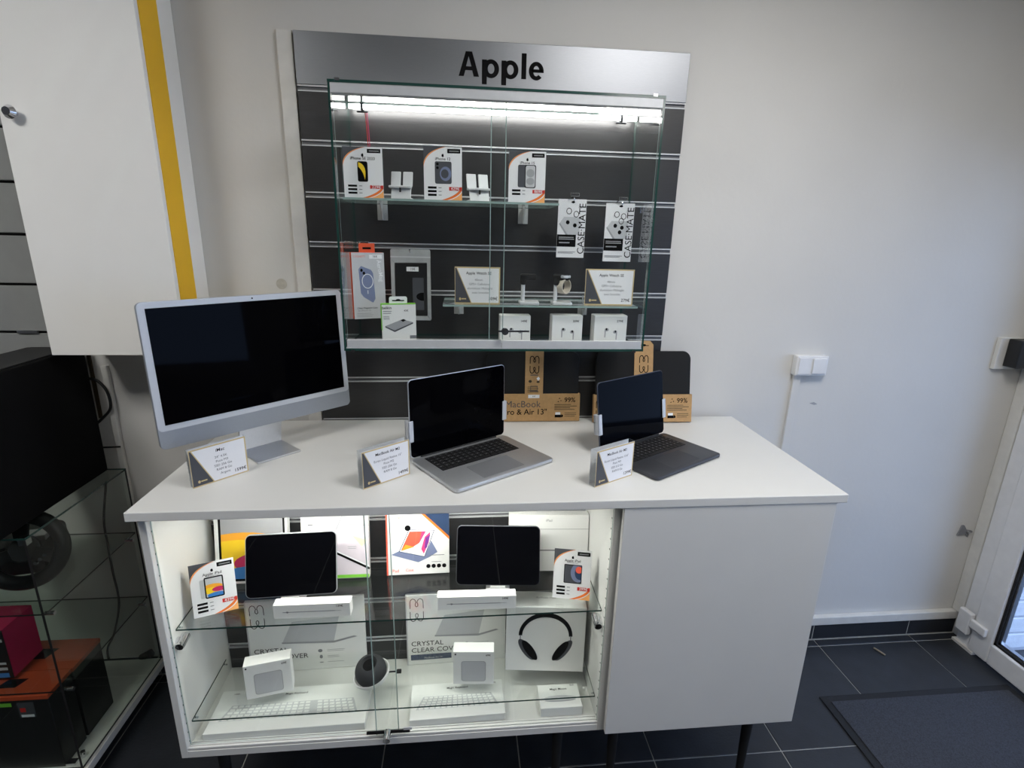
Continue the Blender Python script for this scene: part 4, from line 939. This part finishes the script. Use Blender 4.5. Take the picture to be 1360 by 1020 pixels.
# laptop sleeves in kraft bands
def sleeve(cx, yb, w, h, lean, strap, label, yaw=0):
    t = thing('laptop_sleeve', label, 'laptop sleeve', (cx, yb, ZC + .0005 + .0195 * math.sin(lean)), yaw, lean, 'black laptop sleeves')
    MB().prism(rrect(w - .012, h, .03, 7, -w / 2 + .006, 0), .0035, .0165, 'y').build('sleeve_body', M_NEO, t, bevel=.005, smooth=True)
    MB().box(-w / 2, w / 2, 0, .0195, .0005, .1).build('kraft_band', M_KRAFT, t, bevel=.0008, seg=1)
    s0, s1 = strap
    sb = [(s0, .1), (s1, .1), (s1, h + .022), (s1 - .012, h + .036), (s0 + .012, h + .036), (s0, h + .022)]
    MB().prism(sb, .0003, .0022, 'y').build('kraft_strap', M_KRAFT, t)
    sc = (s0 + s1) / 2
    prt(t, 'hang_slot', [rect(sc - .017, sc + .017, h + .018, h + .0205), ell(sc, h + .0205, .007, .004, 12)], M_INK, -.0002)
    prt(t, 'logo', mw_logo(sc, h - .045, .031, .058, .0028), M_INK, -.0004); prt(t, 'small_print', [rect(sc - .014, sc + .014, h - .084, h - .081)], M_SLATE, -.0004)
    prt(t, 'white_mark', [[(sc + .014, h - .103), (sc + .021, h - .096), (sc + .015, h - .088), (sc + .008, h - .095)]], M_PAPER, -.0004)
    prt(t, 'recycling_marks', [ell(sc - .014, h - .105, .006, .005, 12), ell(sc + .014, h - .107, .006, .004, 12)], M_BROWN, -.0003)
    prt(t, 'small_print', greek(sc - .023, h - .125, .046, 4, .006, .002, 3, 'l'), M_BROWN, -.0004)
    prt(t, 'laptop_outline', ribbon(rect(sc - .012, sc + .012, .113, .128), .0018, True) + [rect(sc - .015, sc + .015, .109, .1115)], M_SLATE, -.0004)
    prt(t, 'price_sticker', [rect(sc - .02, sc + .02, .085, .097)], M_PAPER, -.0004); txt(t, 'price_lettering', '35€', sc, .091, .007, M_INK, -.0007)
    txt(t, 'title_lettering', 'MacBook', -w / 2 + .140, .062, .027, M_SLATE, -.0005, width=.125); txt(t, 'title_lettering', 'Pro & Air 13"', -w / 2 + .148, .034, .024, M_INK, -.0005, width=.155, bold=.01)
    txt(t, 'percent_lettering', '99%', w / 2 - .037, .077, .024, M_INK, -.0005, bold=.008)
    prt(t, 'recycling_marks', [[(w / 2 - .082 + a, .077 + b) for a, b in q] for q in (((0, -.006), (.006, -.007), (.005, -.003)), ((.012, -.005), (.016, -.001), (.011, 0)), ((.004, .005), (.008, .009), (.011, .005)))], M_INK, -.0005)
    prt(t, 'small_print', greek(w / 2 - .092, .061, .082, 4, .006, .0022, 8, 'l') + greek(w / 2 - .055, .030, .046, 3, .006, .0018, 6, 'l'), M_BROWN, -.0004)
    prt(t, 'van_picture', [rect(w / 2 - .09, w / 2 - .067, .014, .024), [(w / 2 - .067, .014), (w / 2 - .060, .016), (w / 2 - .060, .022), (w / 2 - .066, .026)]], M_INK, -.0005); prt(t, 'van_picture', [rect(w / 2 - .088, w / 2 - .070, .024, .033)], M_PAPER, -.0005)
    prt(t, 'logo', mw_logo(-w / 2 + .024, .05, .03, .062, .0028), M_INK, -.0004)
    return t
sleeve(.131, -.045, .345, .25, R(5), (-.026, .038), 'black sleeve in a kraft band between the two laptops')
sleeve(.529, -.073, .360, .255, R(11), (-.036, .032), 'black sleeve in a kraft band behind the dark grey laptop')

# ================================================================== LEFT: WALL CUPBOARD, GLASS CABINET
t = thing('wall_cupboard', 'white wall cupboard with a yellow stripe down its side and chrome knob', 'cupboard', (-1.12, -.08, 1.322))
X0, X1 = -.184, .184; HZ = 1.37
MB().box(X0, X1, -.082, .0985, .001, HZ).build('carcass', M_CAB, t, bevel=.001, seg=1)
d_ = MB().box(X0 - .001, X1 + .001, -.1, -.083, 0, HZ).build('door', M_CAB, t, bevel=.0012, seg=1)
MB().box(X1 - .002, X1 + .0012, -.0815, .014, .0015, HZ).build('yellow_stripe', M_YEL, t)
kn = py(15, 149, -.195); kx, kz = kn.x + 1.12, kn.z - 1.322
kb = MB().cyl((kx, -.1, kz), (kx, -.118, kz), .006, n=14); kb.cyl((kx, -.116, kz), (kx, -.122, kz), .011, .017, n=24); kb.cyl((kx, -.122, kz), (kx, -.133, kz), .017, .010, n=24)
kb.build('knob', M_CHROME, d_, smooth=True)
# pale slat wall on the left
t = thing('pale_slatwall', 'pale grey slatwall panel with dark grooves left of the white cupboard', 'wall panel', (0, 0, 0))
MB().box(-2.5, -1.36, .012, .0195, 1.2, CH - .01).build('backing_board', M_MATTB, t)
sz = [1.206 + .1507 * k for k in range(11)]
for i in range(8): MB().box(-2.5, -1.36, .0, .0118, sz[i] + .004, sz[i + 1] - .004).build('slat', M_LSLAT, t, bevel=.002, seg=1)
q = py(38, 441, 0)
MB().box(q.x - .03, q.x + .03, -.006, -.0003, q.z - .004, q.z + .006).build('price_rail', M_ALU, t)
# glass cabinet
VX0, VX1, VY, VT = -2.0, -1.276, -.445, .882
t = thing('glass_cabinet', 'low glass cabinet on a white plinth left of the sideboard', 'glass cabinet', (0, 0, 0))
MB().box(VX0, VX1 + .01, VY - .01, -.002, .055, .083).build('plinth', M_WPAINT, t, bevel=.002)
for x in (VX0 + .06, VX1 - .08):
    for y in (VY + .07, -.07): MB().cyl((x, y, 0), (x, y, .0548), .022, n=16).build('foot', M_MATTB, t)
MB().box(VX1 - .006, VX1, VY, -.004, .084, VT - .006, edge='x').build('side_pane', [M_GLASSV, M_MATTB], t)
MB().box(VX0, VX1 - .007, VY, VY + .006, .084, VT - .006, edge='y').build('front_pane', [M_GLASSV, M_MATTB], t)
MB().box(VX0, VX1, VY, -.004, VT - .0055, VT, edge='z').build('top_pane', [M_GLASSV, M_GEDGE], t)
for z in (.367, .635):
    MB().box(VX0, VX1 - .008, VY + .012, -.006, z - .005, z, edge='z').build('shelf_pane', [M_GLASSV, M_MATTB], t)
    for y in (VY + .03, -.04):
        MB().cyl((VX1 - .022, y, z - .011), (VX1 + .004, y, z - .011), .006, n=12).build('shelf_clip', M_CHROME, t, smooth=True)
MB().box(VX1 - .03, VX1 - .008, VY + .010, VY + .03, VT - .03, VT - .0065).build('corner_clip', M_CHROME, t, bevel=.002)
MB().cyl((VX1 - .025, VY + .04, .084), (VX1 - .025, VY + .04, .105), .007, n=12).box(VX1 - .06, VX1 - .03, VY + .012, VY + .03, .084, .092).build('door_pivot', M_CHROME, t)
# black tower box on the cabinet
t = thing('black_tower_box', 'tall matt black box standing on the glass cabinet by the wall', 'box', (-1.405, -.26, VT + .0006))
MB().box(-.079, .079, -.26, .245, 0, .43).build('housing', M_DEEP, t, bevel=.004)
MB().box(-.07, .07, -.2, .22, .4305, .434).build('top_panel', M_BLACK, t, bevel=.001, seg=1)
MB().box(-.072, .072, -.2645, -.2605, .01, .42).build('front_panel', M_BLACK, t, bevel=.001, seg=1)
tag(MB().tube([(-1.375, -.012, 1.205), (-1.34, -.002, 1.204), (-1.31, -.004, 1.195), (-1.287, -.006, 1.158), (-1.286, -.006, 1.105), (-1.315, -.004, 1.07), (-1.36, -.008, 1.03)], .0045, n=8).build('cable', M_BLACK, None, smooth=True), 'thick black cable looping out behind the tall black box', 'cable')
tag(MB().tube([(-1.36, -.008, .962), (-1.32, -.003, .961), (-1.283, 0, .961)], .003, n=8).build('cable', M_BLACK, None, smooth=True), 'short straight black cable behind the bottom of the black box', 'cable')
cb = thing('power_cable', 'dark power cable hanging down behind the glass cabinet to a plug', 'cable', (-1.39, .012, .1))
pts = [py(u, v, .012) for u, v in ((141, 640), (138, 690), (143, 722), (150, 760), (158, 800), (152, 840), (143, 862), (148, 880), (168, 883), (190, 876))]
MB().tube([(p.x + 1.39, p.y - .012, max(p.z, .055) - .1) for p in pts], .0038, n=8).build('cord', M_BLACK, cb, smooth=True)
p = py(198, 868, .008); MB().cyl((p.x + 1.39 - .03, -.006, p.z - .115), (p.x + 1.39 + .01, -.004, p.z - .098), .012, .016, n=16).build('plug', M_BLACK, cb, smooth=True)
# steering wheel controller
t = thing('steering_wheel_controller', 'black racing wheel game controller on the top shelf of the glass cabinet', 'game controller', (-1.455, -.22, .6356), R(12))
MB().prism(rrect(.19, .10, .02, 5, -.155, 0.0), -.02, .14, 'y').build('base', M_BLACK, t, bevel=.006, smooth=True)
MB().cyl((-.01, -.02, .09), (.02, -.075, .118), .042, .036, n=28).build('hub', M_MATTB, t, smooth=True)
ring = MB().tube([(.100 * math.cos(2 * math.pi * k / 24), 0, .100 * math.sin(2 * math.pi * k / 24)) for k in range(24)], .021, n=12, sub=2, closed=True).build('rim', M_BLACK, t, smooth=True)
ring.location = (0.022, -.085, .122); ring.rotation_euler.x = R(-14)
for a in (200, 340, 90):
    c_, s_ = math.cos(R(a)), math.sin(R(a))
    s = MB().prism([(c_ * .03 - s_ * .016, s_ * .03 + c_ * .016), (c_ * .03 + s_ * .016, s_ * .03 - c_ * .016), (c_ * .1 + s_ * .022, s_ * .1 - c_ * .022), (c_ * .1 - s_ * .022, s_ * .1 + c_ * .022)], -.006, .006, 'y').build('spoke', M_DKMET if a == 90 else M_MATTB, t)
    s.location = (0.022, -.085, .122); s.rotation_euler.x = R(-14)
for k in range(3):
    b = MB().cyl((.055 + .013 * k, -.098, .082 + .012 * k), (.055 + .013 * k, -.1045, .082 + .012 * k), .0055, n=12).build('button', M_CHROME, t)
MB().box(-.04, .04, -.0, .05, .1005, .118).build('clamp', M_ALU, t, bevel=.002)
# boxes in the glass cabinet
t = thing('product_carton', 'black carton with an orange lid at the front of the glass cabinet', 'box', (-1.52, -.386, .0836), 0, 0, 'orange lidded cartons')
def obox(t, w, d, h, pic):
    MB().box(-w / 2, w / 2, -d / 2, d / 2, 0, h).build('carton_body', M_BLACK, t, bevel=.001, seg=1)
    MB().box(-w / 2 - .001, w / 2 + .001, -d / 2 - .001, d / 2 + .001, h - .012, h + .001).build('orange_lid', M_DIMOR, t)
    prt(t, 'lid_panel', [[(w * .05, -d * .15), (w * .2, -d * .15), (w * .24, d * .2), (w * .09, d * .2)]], M_INK, h + .0015, face='t')
    if pic:
        f = -d / 2 - .0015
        prt(t, 'front_label', [rect(.10, .145, h - .075, h - .02)], M_SLATE, f); prt(t, 'front_label', [rect(.105, .12, h - .055, h - .04)], M_RED, f - .0003); prt(t, 'price_sticker', [rect(.105, .14, h - .073, h - .064)], M_PAPER, f - .0004)
        prt(t, 'front_stripe', [rect(-.05, .02, h - .035, h - .022)], M_BLUEI, f); prt(t, 'front_stripe', [rect(.025, .085, h - .033, h - .02)], M_GREEN, f)
obox(t, .372, .096, .272, True)
t = thing('product_carton', 'black carton with an orange lid behind the other orange lidded carton', 'box', (-1.52, -.265, .0836), 0, 0, 'orange lidded cartons')
obox(t, .372, .128, .268, False)
t = thing('product_carton', 'magenta and black carton on the middle shelf of the glass cabinet', 'box', (-1.53, -.315, .3676), 0, 0)
MB().box(-.065, .065, -.056, .056, 0, .17).build('carton_body', M_MBOX, t, bevel=.001, seg=1)
MB().box(-.0655, .0648, -.0585, -.0562, .001, .169).build('black_front', M_BLACK, t)
prt(t, 'front_print', [rect(.03, .055, .03, .04), rect(.03, .055, .05, .058), rect(.045, .06, .13, .14)], M_LGREY, -.0589); prt(t, 'front_print', [rect(-.05, .055, .004, .02)], M_BLUEI, -.0589)

# ================================================================== RIGHT: SWITCH, BOX, MAT
t = thing('light_switch', 'white double wall switch above the right end of the worktop', 'switch', (1.18, .0195, 1.247))
MB().box(-.062, .062, -.03, 0, -.038, .038).build('housing', M_PVC, t, bevel=.004)
MB().box(-.0, .052, -.036, -.0302, -.029, .029).build('rocker', M_PVC, t, bevel=.002)
MB().box(-.054, -.006, -.033, -.0302, -.031, .031).build('cover_plate', M_PVC, t, bevel=.003)
tag(MB().box(1.128, 1.158, .008, .0197, .118, 1.207).build('cable_duct', M_WALL, None, bevel=.002), 'white cable duct running down the wall from the switch', 'cable duct')
t = thing('wall_reader', 'small black box on a white mount at the right edge of the wall', 'wall box', (2.0, .0195, 1.3))
MB().box(-.06, .03, -.018, 0, -.07, .055).build('mount', M_WPAINT, t, bevel=.003)
MB().box(-.03, .062, -.07, -.0185, -.055, .052).build('housing', M_BLACK, t, bevel=.004)
c = py(1282, 706, .015)
t = thing('door_catch', 'small grey metal catch on the wall next to the glazed door', 'catch', (c.x, .0195, c.z))
MB().prism([(-.022, .030), (-.012, .030), (.004, .008), (.03, .004), (.035, -.004), (.02, -.008), (.018, -.028), (.004, -.012), (-.034, -.018)], -.006, -.0005, 'y').build('plate', M_GREYI, t)
MB().cyl((.008, -.006, 0), (.008, -.016, 0), .005, n=12).build('pin', M_ALU, t)
t = thing('door_mat', 'dark grey door mat with black rubber border by the glazed door', 'door mat', (1.65, -.8, .0006))
MB().box(-.40, .40, -.51, .51, 0, .006).build('rubber_border', M_RUB, t, bevel=.002)
MB().box(-.372, .372, -.482, .482, .0055, .0095).build('pile', M_MAT, t, bevel=.001, seg=1)
c = pz(1168, 866, .002)
t = tag(MB().tube([(c.x - .008, c.y + .022, .004), (c.x - .002, c.y + .004, .006), (c.x + .01, c.y - .02, .004)], .0035, n=6).build('twig', M_TWIG, None), 'small dry twig lying on the slate floor tile', 'twig')
c = py(374, 377, .0197)
tag(MB().cyl((c.x, .0199, c.z), (c.x, .0185, c.z), .017, n=28).cyl((c.x, .0186, c.z), (c.x, .0172, c.z), .005, n=16).build('wall_plug', M_STAIN, None), 'round plaster patch on the wall above the desktop computer', 'wall patch')
c = py(1080, 536, .0197)
tag(MB().prism([(c.x - .016, c.z + .002), (c.x + .004, c.z - .005), (c.x + .017, c.z - .002), (c.x + .002, c.z + .006)], .0185, .0199, 'y').build('wall_chip', M_MGREY, None), 'small grey chip in the wall paint right of the switch duct', 'wall mark')

finish_texts()
